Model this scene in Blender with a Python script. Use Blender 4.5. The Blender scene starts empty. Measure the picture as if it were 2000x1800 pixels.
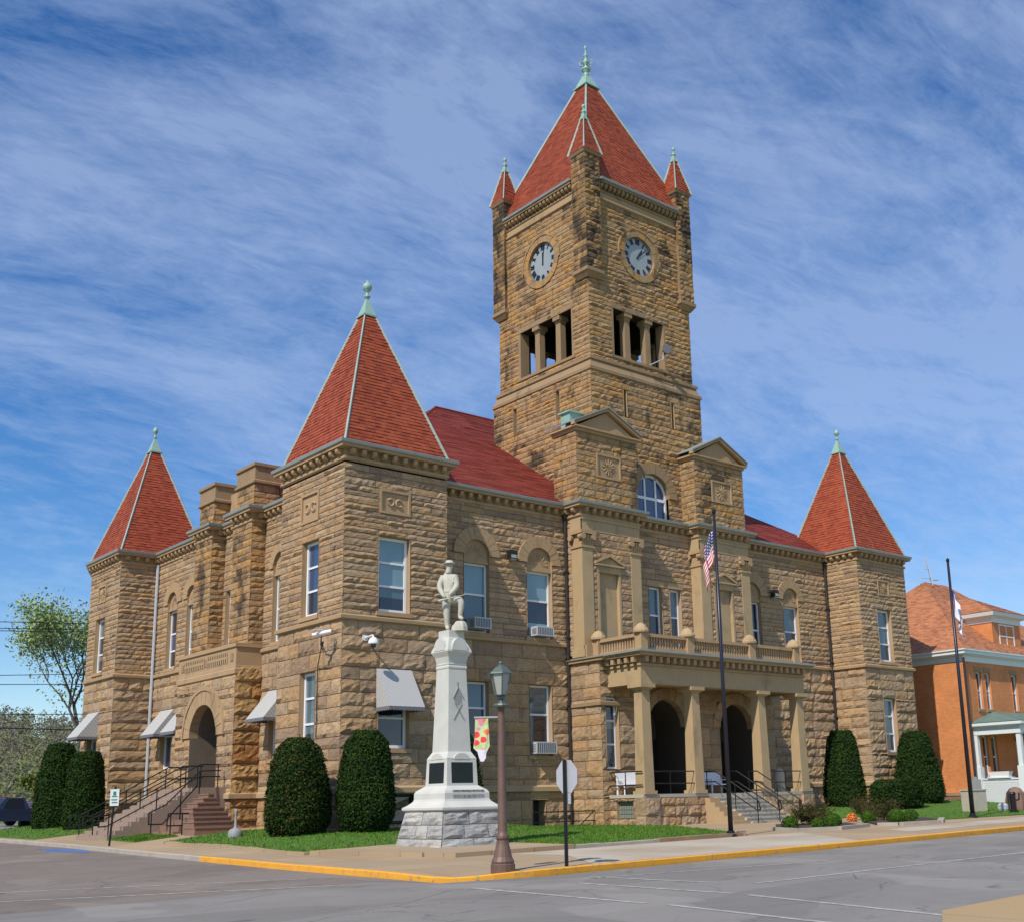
import bpy, bmesh, math, random
from math import sin, cos, pi, radians, sqrt, atan2
from mathutils import Vector, Matrix
random.seed(7)
SC = bpy.context.scene
COL = SC.collection

# ------------------------------------------------------------------ camera, sky, sun, exposure
FPX, YAW, PITCH, ROLL, PCX, PCY = 2290.07, .714, .2265, -.0242, 1105.7, 1038.9
CAM = Vector((-21.513, -37.425, .85))
import json
def cam_axes():
    cy, sy, cp, sp = cos(YAW), sin(YAW), cos(PITCH), sin(PITCH)
    fwd = Vector((sy*cp, cy*cp, sp)); right = Vector((cy, -sy, 0)); up = right.cross(fwd)
    c, s = cos(ROLL), sin(ROLL)
    return c*right+s*up, -s*right+c*up, fwd
cr, cu, cf = cam_axes()
cam = bpy.data.cameras.new('camera'); camo = bpy.data.objects.new('camera', cam); COL.objects.link(camo)
M = Matrix((( cr.x, cu.x, -cf.x, CAM.x), (cr.y, cu.y, -cf.y, CAM.y), (cr.z, cu.z, -cf.z, CAM.z), (0, 0, 0, 1)))
camo.matrix_world = M
cam.sensor_width = 36; cam.lens = 36*FPX/2000
cam.shift_x = -(PCX-1000)/2000; cam.shift_y = (PCY-900)/2000
cam.clip_end = 6000
SC.camera = camo
SC.render.resolution_x, SC.render.resolution_y = 1024, 921

SUN_AZ, SUN_EL = 19, 47            # light travels towards (cos az, sin az)
sd = bpy.data.lights.new('sun', 'SUN'); sd.energy = 4.6; sd.angle = radians(.53); sd.color = (1, .92, .8)
so = bpy.data.objects.new('sun', sd); COL.objects.link(so)
sdir = Vector((cos(radians(SUN_AZ))*cos(radians(SUN_EL)), sin(radians(SUN_AZ))*cos(radians(SUN_EL)), -sin(radians(SUN_EL))))
so.rotation_euler = sdir.to_track_quat('-Z', 'Y').to_euler(); so.location = (-30, -20, 60)

W = bpy.data.worlds.new('World'); SC.world = W; W.use_nodes = True
nt = W.node_tree; nt.nodes.clear(); L = nt.links.new
def wn(t, **k):
    n = nt.nodes.new(t)
    for a, b in k.items(): setattr(n, a, b)
    return n
sky = wn('ShaderNodeTexSky', sky_type='NISHITA', sun_disc=False)
sky.sun_elevation = radians(SUN_EL); sky.sun_rotation = radians(180+71)
sky.air_density = 1.0; sky.dust_density = .12; sky.ozone_density = 2.2; sky.altitude = 300
hs = wn('ShaderNodeHueSaturation'); hs.inputs['Hue'].default_value = .508; hs.inputs['Saturation'].default_value = 1.36; hs.inputs['Value'].default_value = 1.36
L(sky.outputs[0], hs.inputs['Color'])
tc = wn('ShaderNodeTexCoord'); sep = wn('ShaderNodeSeparateXYZ'); L(tc.outputs['Generated'], sep.inputs[0])
def wm(op, a, b=None):
    n = wn('ShaderNodeMath', operation=op)
    for i, q in enumerate((a, b)):
        if q is None: continue
        if isinstance(q, (int, float)): n.inputs[i].default_value = q
        else: L(q, n.inputs[i])
    return n.outputs[0]
den = wm('ADD', wm('MAXIMUM', sep.outputs[2], .0), .22)
cmb = wn('ShaderNodeCombineXYZ'); L(wm('DIVIDE', sep.outputs[0], den), cmb.inputs[0]); L(wm('DIVIDE', sep.outputs[1], den), cmb.inputs[1])
mp = wn('ShaderNodeMapping'); L(cmb.outputs[0], mp.inputs[0]); mp.inputs['Rotation'].default_value = (0, 0, radians(75)); mp.inputs['Scale'].default_value = (1.0, 1.9, 1)
n1 = wn('ShaderNodeTexNoise'); n1.inputs['Scale'].default_value = 1.5; n1.inputs['Detail'].default_value = 9; n1.inputs['Roughness'].default_value = .68; n1.inputs['Distortion'].default_value = .6
L(mp.outputs[0], n1.inputs['Vector'])
n2 = wn('ShaderNodeTexNoise'); n2.inputs['Scale'].default_value = .8; n2.inputs['Detail'].default_value = 3; L(cmb.outputs[0], n2.inputs['Vector'])
mp3 = wn('ShaderNodeMapping'); L(cmb.outputs[0], mp3.inputs[0]); mp3.inputs['Rotation'].default_value = (0, 0, radians(66)); mp3.inputs['Scale'].default_value = (3.6, 9, 1)
n3 = wn('ShaderNodeTexNoise'); n3.inputs['Scale'].default_value = 2.6; n3.inputs['Detail'].default_value = 9; n3.inputs['Roughness'].default_value = .72; n3.inputs['Distortion'].default_value = .45
L(mp3.outputs[0], n3.inputs['Vector'])
tot = wm('ADD', wm('ADD', wm('MULTIPLY', n1.outputs[0], .80), wm('MULTIPLY', n2.outputs[0], .62)), wm('MULTIPLY', n3.outputs[0], .34))
tot = wm('ADD', tot, wm('ADD', wm('MULTIPLY', sep.outputs[0], .09), wm('ADD', wm('MULTIPLY', sep.outputs[1], -.10), wm('MULTIPLY', sep.outputs[2], .13))))
rp = wn('ShaderNodeValToRGB'); rp.color_ramp.elements[0].position = .74; rp.color_ramp.elements[1].position = 1.30
rp.color_ramp.elements[0].color = (0, 0, 0, 1); rp.color_ramp.elements[1].color = (.47, .47, .47, 1)
L(tot, rp.inputs[0])
mx = wn('ShaderNodeMix', data_type='RGBA'); L(rp.outputs[0], mx.inputs[0]); L(hs.outputs[0], mx.inputs[6]); mx.inputs[7].default_value = (5.2, 6.5, 9.2, 1)
bg = wn('ShaderNodeBackground'); bg.inputs[1].default_value = .1; L(mx.outputs[2], bg.inputs[0])
wo = wn('ShaderNodeOutputWorld'); L(bg.outputs[0], wo.inputs[0])
SC.view_settings.view_transform = 'Standard'; SC.view_settings.look = 'None'
SC.view_settings.exposure = 0.0; SC.view_settings.gamma = 1; SC.view_settings.use_curve_mapping = False
SC.cycles.use_denoising = True
SC.cycles.max_bounces = 6

# ------------------------------------------------------------------ materials
class NT:
    def __init__(s, name):
        s.m = bpy.data.materials.new(name); s.m.use_nodes = True; s.t = s.m.node_tree; s.t.nodes.clear()
        s.out = s.n('ShaderNodeOutputMaterial'); s.p = s.n('ShaderNodeBsdfPrincipled'); s.l(s.p.outputs[0], s.out.inputs[0])
        s.tc = s.n('ShaderNodeTexCoord')
    def n(s, t, **k):
        x = s.t.nodes.new(t)
        for a, b in k.items(): setattr(x, a, b)
        return x
    def l(s, a, b): s.t.links.new(a, b)
    def set(s, k, v):
        if hasattr(v, 'links'): s.l(v, s.p.inputs[k])
        else: s.p.inputs[k].default_value = v
    def noise(s, scale, detail=4, rough=.55, dist=0, vec=None, sc=None):
        n = s.n('ShaderNodeTexNoise'); n.inputs['Scale'].default_value = scale; n.inputs['Detail'].default_value = detail
        n.inputs['Roughness'].default_value = rough; n.inputs['Distortion'].default_value = dist
        v = vec or s.tc.outputs['Object']
        if sc:
            mp = s.n('ShaderNodeMapping'); mp.inputs['Scale'].default_value = sc; s.l(v, mp.inputs[0]); v = mp.outputs[0]
        s.l(v, n.inputs['Vector']); return n.outputs[0]
    def ramp(s, fac, stops, interp='LINEAR'):
        r = s.n('ShaderNodeValToRGB'); r.color_ramp.interpolation = interp
        e = r.color_ramp.elements
        while len(e) < len(stops): e.new(.5)
        for q, (p, c) in zip(e, stops):
            q.position = p; q.color = (c, c, c, 1) if isinstance(c, (int, float)) else (*c, 1)
        s.l(fac, r.inputs[0]); return r.outputs[0]
    def mix(s, fac, a, b, blend='MIX'):
        m = s.n('ShaderNodeMix', data_type='RGBA', blend_type=blend)
        for i, v in ((0, fac), (6, a), (7, b)):
            if hasattr(v, 'links'): s.l(v, m.inputs[i])
            else: m.inputs[i].default_value = v if i == 0 else (*v, 1)
        return m.outputs[2]
    def math(s, op, a, b=0):
        m = s.n('ShaderNodeMath', operation=op)
        for i, v in enumerate((a, b)):
            if hasattr(v, 'links'): s.l(v, m.inputs[i])
            else: m.inputs[i].default_value = v
        return m.outputs[0]
    def attr(s, name='blk'):
        a = s.n('ShaderNodeAttribute'); a.attribute_name = name; return a.outputs['Fac']
    def bump(s, h, strength=.4, dist=.02):
        b = s.n('ShaderNodeBump'); b.inputs['Strength'].default_value = strength; b.inputs['Distance'].default_value = dist
        s.l(h, b.inputs['Height']); s.l(b.outputs[0], s.p.inputs['Normal'])
def plain(name, col, rough=.6, metal=0, var=.12, scale=6, bump=0, spec=.5):
    t = NT(name); n = t.noise(scale, 5)
    c = t.mix(n, tuple(x*(1-var) for x in col), tuple(min(1, x*(1+var)) for x in col)); t.set('Base Color', c)
    t.set('Roughness', rough); t.set('Metallic', metal); t.set('Specular IOR Level', spec)
    if bump: t.bump(t.noise(scale*8, 4), bump, .01)
    return t.m
def stone(name, tones, stain=.45, stainlo=.58, stainhi=.72, scol=(.045, .036, .03), bump=.6):
    t = NT(name)
    k = len(tones); c = t.ramp(t.attr(), [(i/k, q) for i, q in enumerate(tones)], 'CONSTANT')
    g = t.noise(2.2, 6, .65); c = t.mix(.5, c, t.ramp(g, [(.3, (.62, .58, .55)), (.5, (1, 1, 1)), (.72, (1.18, 1.1, 1.0))]), 'MULTIPLY')
    f = t.noise(7, 7, .72, .4, sc=(1, 1, 3.2)); c = t.mix(.75, c, t.ramp(f, [(.26, .36), (.40, .80), (.55, 1.05), (.72, 1.35)]), 'MULTIPLY')
    ru = t.noise(.9, 4, .6); c = t.mix(t.ramp(ru, [(.56, 0.), (.74, .35)]), c, (.36, .175, .065))
    st = t.noise(.55, 7, .68, .4, sc=(1, 1, .55)); st = t.math('ADD', t.math('MULTIPLY', st, .88), t.math('MULTIPLY', t.attr(), .12))
    c = t.mix(t.ramp(st, [(stainlo, 0.), (stainhi, stain)]), c, scol)
    sk = t.noise(.8, 6, .65, .2, sc=(3.2, 3.2, .22)); c = t.mix(t.ramp(sk, [(.56, 0.), (.72, stain*.55)]), c, (.07, .052, .04))
    t.set('Base Color', c); t.set('Roughness', .93); t.set('Specular IOR Level', .2)
    t.bump(t.math('ADD', t.noise(26, 5, .7), t.math('MULTIPLY', t.noise(6, 5, .65, .3, sc=(1, 1, 3.2)), 1.6)), bump, .045)
    return t.m
TAN = [(.425, .292, .172), (.405, .270, .154), (.455, .318, .192), (.35, .245, .154), (.425, .272, .146), (.395, .288, .188), (.31, .215, .140), (.445, .300, .170), (.38, .264, .164), (.415, .292, .188)]
MAT = {}
MAT['stone'] = stone('rock_faced_sandstone', TAN, .55, .60, .74)
MAT['stone_tower'] = stone('weathered_sandstone', [(.40, .25, .125), (.43, .245, .10), (.36, .235, .13), (.39, .265, .145), (.33, .215, .12), (.44, .265, .115), (.37, .235, .125)], .85, .53, .64)
MAT['stone_soot'] = stone('soot_stained_sandstone', [(.38, .235, .11), (.34, .20, .085), (.30, .20, .115), (.40, .25, .12)], .92, .46, .58)
MAT['stone_stain'] = stone('iron_stained_sandstone', [(.37, .21, .09), (.33, .16, .06), (.40, .25, .11), (.26, .13, .06), (.36, .22, .11)], .6, .55, .7)
def dressed(name, col, amt=.5):
    t = NT(name); c = t.mix(t.noise(1.4, 6, .65), tuple(q*.82 for q in col), tuple(q*1.13 for q in col))
    c = t.mix(t.ramp(t.noise(.8, 7, .7, .5, sc=(1, 1, .5)), [(.55, 0.), (.72, amt)]), c, (.085, .065, .045))
    t.set('Base Color', c); t.set('Roughness', .85); t.set('Specular IOR Level', .25); t.bump(t.noise(40, 5, .7), .25, .01); return t.m
MAT['dressed'] = dressed('dressed_sandstone', (.40, .272, .155))
MAT['dressed_dark'] = dressed('weathered_dressed_sandstone', (.30, .205, .118), .8)
MAT['pale_stone'] = dressed('pale_dressed_sandstone', (.42, .305, .175), .5)
MAT['shade_black'] = plain('shade_blackened_masonry', (.022, .02, .018), .95)  # near-black base colour stands in for the shade inside openings
MAT['passage'] = plain('dark_passage_stone', (.15, .12, .09), .9, var=.3, scale=2, bump=.3)  # stone of the side passage, darker than the dressed stone
MAT['recess_shade'] = plain('shade_darkened_plaster', (.075, .06, .045), .9)  # shade of the entrance recesses painted into the base colour
MAT['mortar'] = plain('mortar', (.10, .07, .045), .95)
MAT['white'] = plain('white_painted_wood', (.74, .75, .78), .5, var=.04)
MAT['gutter'] = plain('weathered_grey_metal', (.27, .31, .31), .5, .2, .2, 3)
MAT['copper'] = plain('verdigris_copper', (.27, .42, .36), .6, .1, .18, 5)
MAT['hip'] = plain('pale_hip_metal', (.25, .32, .285), .6, .0, .3, 3)
def tiles(name, a, b, c2):
    t = NT(name); c = t.ramp(t.attr(), [(0, a), (.25, b), (.5, c2), (.75, tuple((x+y)/2 for x, y in zip(a, c2)))], 'CONSTANT')
    c = t.mix(.8, c, t.ramp(t.noise(.7, 6, .7, .5, sc=(1, 1, .45)), [(.3, .72), (.5, .97), (.7, 1.14)]), 'MULTIPLY')
    c = t.mix(t.ramp(t.noise(1.1, 6, .7, .3, sc=(1.5, 1.5, .3)), [(.58, 0.), (.72, .28)]), c, (.075, .045, .03))
    t.set('Base Color', c); t.set('Roughness', .75); t.set('Specular IOR Level', .35); t.bump(t.noise(30, 3), .2, .01); return t.m
MAT['tile'] = tiles('red_clay_roof_tile', (.285, .054, .022), (.245, .044, .019), (.315, .066, .026))
MAT['tile_main'] = tiles('maroon_roof_tile', (.215, .034, .022), (.19, .029, .020), (.235, .040, .026))
def glass(name, col, rough=.04):
    t = NT(name); t.set('Base Color', t.mix(t.noise(.6, 2), tuple(q*.7 for q in col), tuple(q*1.3 for q in col)))
    t.set('Roughness', rough); t.set('Specular IOR Level', .75); t.set('Coat Weight', .6); t.set('Coat Roughness', .02); t.bump(t.noise(1.1, 3), .12, .06); return t.m
MAT['glass'] = glass('dark_window_glass', (.012, .018, .032))
MAT['glass_blue'] = glass('sky_tinted_window_glass', (.03, .06, .14))
MAT['blind'] = glass('window_glass_over_pale_blind', (.17, .29, .33))
MAT['blind_dim'] = glass('window_glass_over_grey_blind', (.075, .13, .155))
MAT['curtain'] = glass('window_glass_over_cream_curtain', (.16, .15, .125))
MAT['dark'] = plain('dark_interior', (.012, .012, .016), .8)
MAT['black_metal'] = plain('black_painted_metal', (.012, .012, .014), .4, .3)
MAT['pipe_dark'] = plain('dark_brown_downpipe', (.025, .018, .018), .5)
MAT['ash_grey'] = plain('grey_plastic', (.25, .26, .27), .6)
MAT['pipe_grey'] = plain('grey_downpipe', (.42, .44, .47), .5)
MAT['granite_pink'] = plain('pink_granite', (.285, .21, .162), .8, var=.2, scale=9, bump=.3)
MAT['granite_brown'] = plain('brown_granite', (.22, .13, .092), .8, var=.3, scale=7, bump=.3)
MAT['marble'] = plain('white_granite', (.52, .52, .475), .75, var=.16, scale=2, bump=.2)
MAT['marble_rough'] = stone('rough_white_granite', [(.40, .40, .385), (.46, .455, .43), (.36, .36, .355), (.43, .42, .39)], .12, .6, .8, (.2, .2, .2))
def rocky_fix():
    pass
MAT['statue'] = plain('grey_carved_stone', (.47, .46, .39), .85, var=.25, scale=9, bump=.6)
MAT['bronze'] = plain('dark_bronze_plaque', (.028, .035, .03), .45, .6, .5, 20, .5)
MAT['inscr'] = plain('grey_inscribed_stone', (.26, .27, .26), .8)
def canvas():
    t = NT('grey_striped_canvas'); w = t.n('ShaderNodeTexWave', wave_type='BANDS', bands_direction='DIAGONAL'); w.inputs['Scale'].default_value = 3
    t.l(t.tc.outputs['Object'], w.inputs['Vector'])
    t.set('Base Color', t.mix(t.ramp(w.outputs[0], [(.4, 0.), (.6, 1.)]), (.36, .36, .355), (.43, .43, .42))); t.set('Roughness', .8); return t.m
MAT['canvas'] = canvas()
MAT['valance'] = plain('grey_canvas_valance', (.15, .15, .17), .8, var=.3, scale=12)
MAT['yellow'] = None
def yellow():
    t = NT('worn_yellow_kerb_paint'); c = t.mix(t.noise(2.5, 5), (.62, .27, .02), (.80, .39, .03))
    c = t.mix(t.ramp(t.noise(6, 7, .75, .5), [(.565, 0.), (.62, .9)]), c, (.24, .21, .16)); t.set('Base Color', c); t.set('Roughness', .75); t.bump(t.noise(20, 4), .3, .01); return t.m
MAT['yellow'] = yellow()
def asphalt(name, col, crack=.5, var=.2):
    t = NT(name); c = t.mix(t.noise(.5, 6, .65, .4, sc=(1, 1, 1)), tuple(q*(1-var) for q in col), tuple(q*(1+var) for q in col))
    c = t.mix(.5, c, t.ramp(t.noise(55, 3, .8), [(.3, .6), (.7, 1.35)]), 'MULTIPLY')
    v = t.n('ShaderNodeTexVoronoi', feature='DISTANCE_TO_EDGE'); v.inputs['Scale'].default_value = .33
    nz = t.noise(1.2, 5, .6); mpv = t.n('ShaderNodeVectorMath', operation='ADD'); t.l(t.tc.outputs['Object'], mpv.inputs[0])
    cmbn = t.n('ShaderNodeCombineXYZ'); t.l(t.math('MULTIPLY', nz, 2.2), cmbn.inputs[0]); t.l(t.math('MULTIPLY', nz, 1.7), cmbn.inputs[1]); t.l(cmbn.outputs[0], mpv.inputs[1]); t.l(mpv.outputs[0], v.inputs['Vector'])
    ck = t.math('MULTIPLY', t.ramp(v.outputs[0], [(.0, 1.), (.012, 0.)]), t.ramp(t.noise(.25, 3), [(.46, 0.), (.62, crack)]))
    c = t.mix(ck, c, (.02, .02, .02))
    c = t.mix(t.ramp(t.noise(.42, 5, .6, .6, sc=(.35, 1.6, 1)), [(.64, 0.), (.72, .5)]), c, tuple(q*.45 for q in col))
    pb = t.noise(.16, 2, .4, .0, sc=(1, 2.2, 1)); c = t.mix(t.ramp(pb, [(.555, 0.), (.562, .33)]), c, tuple(q*.62 for q in col))
    pb2 = t.noise(.23, 2, .4, .0, sc=(1.7, 1, 1)); c = t.mix(t.ramp(pb2, [(.60, 0.), (.608, .35)]), c, tuple(q*1.4 for q in col))
    oil = t.noise(1.1, 5, .6, .8, sc=(.5, 1.4, 1)); c = t.mix(t.ramp(oil, [(.63, 0.), (.73, .5)]), c, (.05, .048, .046))
    t.set('Base Color', c); t.set('Roughness', .9); t.set('Specular IOR Level', .25); t.bump(t.noise(70, 3, .8), .35, .01); return t.m
MAT['road'] = asphalt('grey_asphalt', (.215, .203, .188), .6, .3)
MAT['road_brown'] = asphalt('worn_brownish_asphalt', (.19, .163, .140), .7, .35)
def concrete(name, a, b, joint=1.5, warm=(.33, .22, .12)):
    t = NT(name); c = t.mix(t.noise(.6, 6, .6), a, b); c = t.mix(t.ramp(t.noise(.3, 4, .6), [(.45, 0.), (.62, .5)]), c, warm)
    c = t.mix(.4, c, t.ramp(t.noise(30, 4, .7), [(.3, .7), (.7, 1.2)]), 'MULTIPLY')
    br = t.n('ShaderNodeTexBrick', offset=.0); br.inputs['Scale'].default_value = 1; br.inputs['Brick Width'].default_value = joint; br.inputs['Row Height'].default_value = joint
    br.inputs['Mortar Size'].default_value = .012; br.inputs['Color1'].default_value = (1, 1, 1, 1); br.inputs['Color2'].default_value = (.88, .88, .9, 1); br.inputs['Mortar'].default_value = (.45, .42, .4, 1)
    t.l(t.tc.outputs['Object'], br.inputs['Vector']); c = t.mix(1., c, br.outputs[0], 'MULTIPLY')
    t.set('Base Color', c); t.set('Roughness', .9); t.bump(t.noise(50, 4, .7), .2, .01); return t.m
MAT['walk'] = concrete('tan_concrete_pavement', (.34, .25, .15), (.42, .32, .20))
MAT['walk_near'] = concrete('tan_worn_pavement', (.38, .27, .14), (.44, .32, .18), 3, (.38, .24, .10))
MAT['walk_pale'] = concrete('pale_concrete_slabs', (.42, .37, .29), (.50, .45, .36), 1.8)
MAT['kerbstone'] = plain('grey_kerb_stone', (.36, .32, .27), .9, var=.3, scale=2, bump=.3)
MAT['brownstone'] = plain('brown_edging_stone', (.27, .18, .11), .9, var=.3, scale=2, bump=.3)
MAT['mark'] = None
def paint(name, col, wear=.6):
    t = NT(name); n = t.noise(5, 7, .75, .3); t.set('Base Color', t.mix(t.ramp(n, [(.42, 0.), (.66, wear)]), col, (.19, .18, .175))); t.set('Roughness', .8); return t.m
MAT['mark'] = paint('worn_white_road_paint', (.44, .43, .41), 1.0)
MAT['blue_mark'] = paint('worn_blue_road_paint', (.05, .13, .38), .5)
def grassm():
    t = NT('lawn_grass'); c = t.mix(t.noise(.9, 6, .65), (.05, .125, .010), (.10, .215, .018)); c = t.mix(t.ramp(t.noise(.55, 5, .65), [(.58, 0.), (.70, .55)]), c, (.15, .145, .04)); c = t.mix(.5, c, t.ramp(t.noise(45, 4, .8), [(.3, .5), (.7, 1.4)]), 'MULTIPLY')
    t.set('Base Color', c); t.set('Roughness', .9); t.bump(t.noise(60, 4, .8), .8, .04); return t.m
MAT['grass'] = grassm()
def leafm(name, tones, rough=.85, trans=0):
    t = NT(name); k = len(tones); c = t.ramp(t.attr(), [(i/k, q) for i, q in enumerate(tones)], 'CONSTANT')
    t.set('Base Color', t.mix(.5, c, t.ramp(t.noise(1.2, 4), [(.3, .7), (.7, 1.25)]), 'MULTIPLY')); t.set('Roughness', rough); t.set('Specular IOR Level', .08)
    return t.m
MAT['blade'] = leafm('grass_blades', [(.05, .13, .010), (.08, .19, .014), (.11, .235, .024), (.06, .16, .012), (.05, .135, .012), (.16, .17, .05)])
MAT['yew'] = leafm('clipped_yew_foliage', [(.014, .034, .009), (.020, .046, .011), (.028, .056, .012), (.016, .038, .009), (.042, .066, .012)])
MAT['yew_brown'] = leafm('yew_foliage_with_brown_tips', [(.014, .034, .009), (.020, .044, .010), (.030, .054, .012), (.016, .036, .009), (.024, .048, .010), (.014, .032, .009), (.085, .065, .015)])
MAT['box'] = leafm('boxwood_foliage', [(.05, .11, .012), (.035, .085, .01), (.075, .15, .02), (.03, .07, .01)])
MAT['barberry'] = leafm('olive_brown_foliage', [(.07, .06, .022), (.05, .055, .018), (.09, .065, .03), (.06, .08, .02), (.05, .03, .02)])
MAT['spring'] = leafm('young_spring_leaves', [(.27, .37, .13), (.33, .44, .18), (.23, .32, .11), (.35, .43, .22)])
MAT['spring2'] = leafm('yellow_green_leaves', [(.13, .16, .03), (.10, .14, .03), (.16, .18, .05), (.09, .11, .03)])
MAT['bark'] = plain('dark_bark', (.10, .085, .07), .95, var=.35, scale=8)
MAT['soil'] = plain('dark_mulch', (.05, .035, .025), .95, var=.4, scale=15, bump=.6)
def brickm():
    t = NT('orange_brick'); g = t.n('ShaderNodeNewGeometry'); s1 = t.n('ShaderNodeSeparateXYZ'); t.l(t.tc.outputs['Object'], s1.inputs[0]); s2 = t.n('ShaderNodeSeparateXYZ'); t.l(g.outputs['True Normal'], s2.inputs[0])
    u = t.math('ADD', t.math('MULTIPLY', s1.outputs[0], t.math('ABSOLUTE', s2.outputs[1])), t.math('MULTIPLY', s1.outputs[1], t.math('ABSOLUTE', s2.outputs[0])))
    cb = t.n('ShaderNodeCombineXYZ'); t.l(u, cb.inputs[0]); t.l(s1.outputs[2], cb.inputs[1])
    br = t.n('ShaderNodeTexBrick'); br.inputs['Scale'].default_value = 1; br.inputs['Brick Width'].default_value = .22; br.inputs['Row Height'].default_value = .075; br.inputs['Mortar Size'].default_value = .006
    br.inputs['Color1'].default_value = (.66, .245, .082, 1); br.inputs['Color2'].default_value = (.56, .20, .062, 1); br.inputs['Mortar'].default_value = (.36, .17, .09, 1); t.l(cb.outputs[0], br.inputs['Vector'])
    t.set('Base Color', t.mix(.6, br.outputs[0], t.ramp(t.noise(.8, 5, .6), [(.3, .75), (.7, 1.2)]), 'MULTIPLY')); t.set('Roughness', .85); return t.m
MAT['brick'] = brickm()
MAT['shingle'] = tiles('orange_brown_shingles', (.41, .165, .078), (.33, .135, .065), (.46, .19, .09))
MAT['white_trim'] = plain('white_trim_paint', (.66, .70, .72), .5, var=.06)
MAT['siding'] = plain('white_clapboard', (.60, .63, .67), .6, var=.05)
MAT['green_roof'] = plain('green_metal_roof', (.17, .29, .26), .4, .3)
MAT['lamp_metal'] = plain('pinkish_brown_painted_iron', (.15, .09, .068), .55, .2, .35, 4, .2)
MAT['lantern_metal'] = plain('grey_green_lantern_metal', (.11, .14, .13), .5, .4)
def lantern_glass():
    t = NT('frosted_lantern_glass'); t.set('Base Color', (.36, .37, .34, 1)); t.set('Roughness', .25); t.set('Specular IOR Level', .6); return t.m
MAT['lantern_glass'] = lantern_glass()
MAT['alu'] = plain('bare_aluminium', (.55, .57, .60), .45, .6, .05)
MAT['plastic_w'] = plain('white_plastic', (.72, .73, .75), .4, var=.03)
MAT['ac'] = plain('beige_grey_sheet_metal', (.46, .47, .49), .5, var=.08)
MAT['ac_grille'] = plain('dark_grille', (.10, .11, .13), .6)
MAT['car_blue'] = plain('dark_blue_car_paint', (.05, .075, .14), .25, .3, .1)
MAT['car_red'] = plain('red_car_paint', (.45, .02, .03), .25, .2, .1)
MAT['tyre'] = plain('black_rubber', (.015, .015, .016), .8)
MAT['chrome'] = plain('chrome', (.6, .6, .62), .2, .9, .05)
MAT['orange'] = plain('orange_flowers', (.70, .20, .04), .7, var=.4, scale=30)
MAT['concrete'] = plain('grey_concrete', (.42, .38, .31), .9, var=.2, scale=3, bump=.2)
MAT['redrock'] = plain('reddish_boulder', (.20, .12, .09), .9, var=.5, scale=4, bump=.6)
MAT['sign_back'] = plain('unpainted_sign_back', (.52, .53, .56), .5, .3, .06)
MAT['sign_face'] = plain('pale_sign_face', (.62, .70, .70), .5, var=.04)
MAT['sign_green'] = plain('green_sign_print', (.03, .16, .09), .5)
MAT['sign_red'] = plain('red_sign_face', (.5, .03, .03), .5)
MAT['glassblock'] = plain('glass_blocks', (.20, .23, .20), .2, var=.4, scale=9)
MAT['lampblack'] = plain('dark_fixture', (.02, .02, .022), .5, .3)

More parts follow.
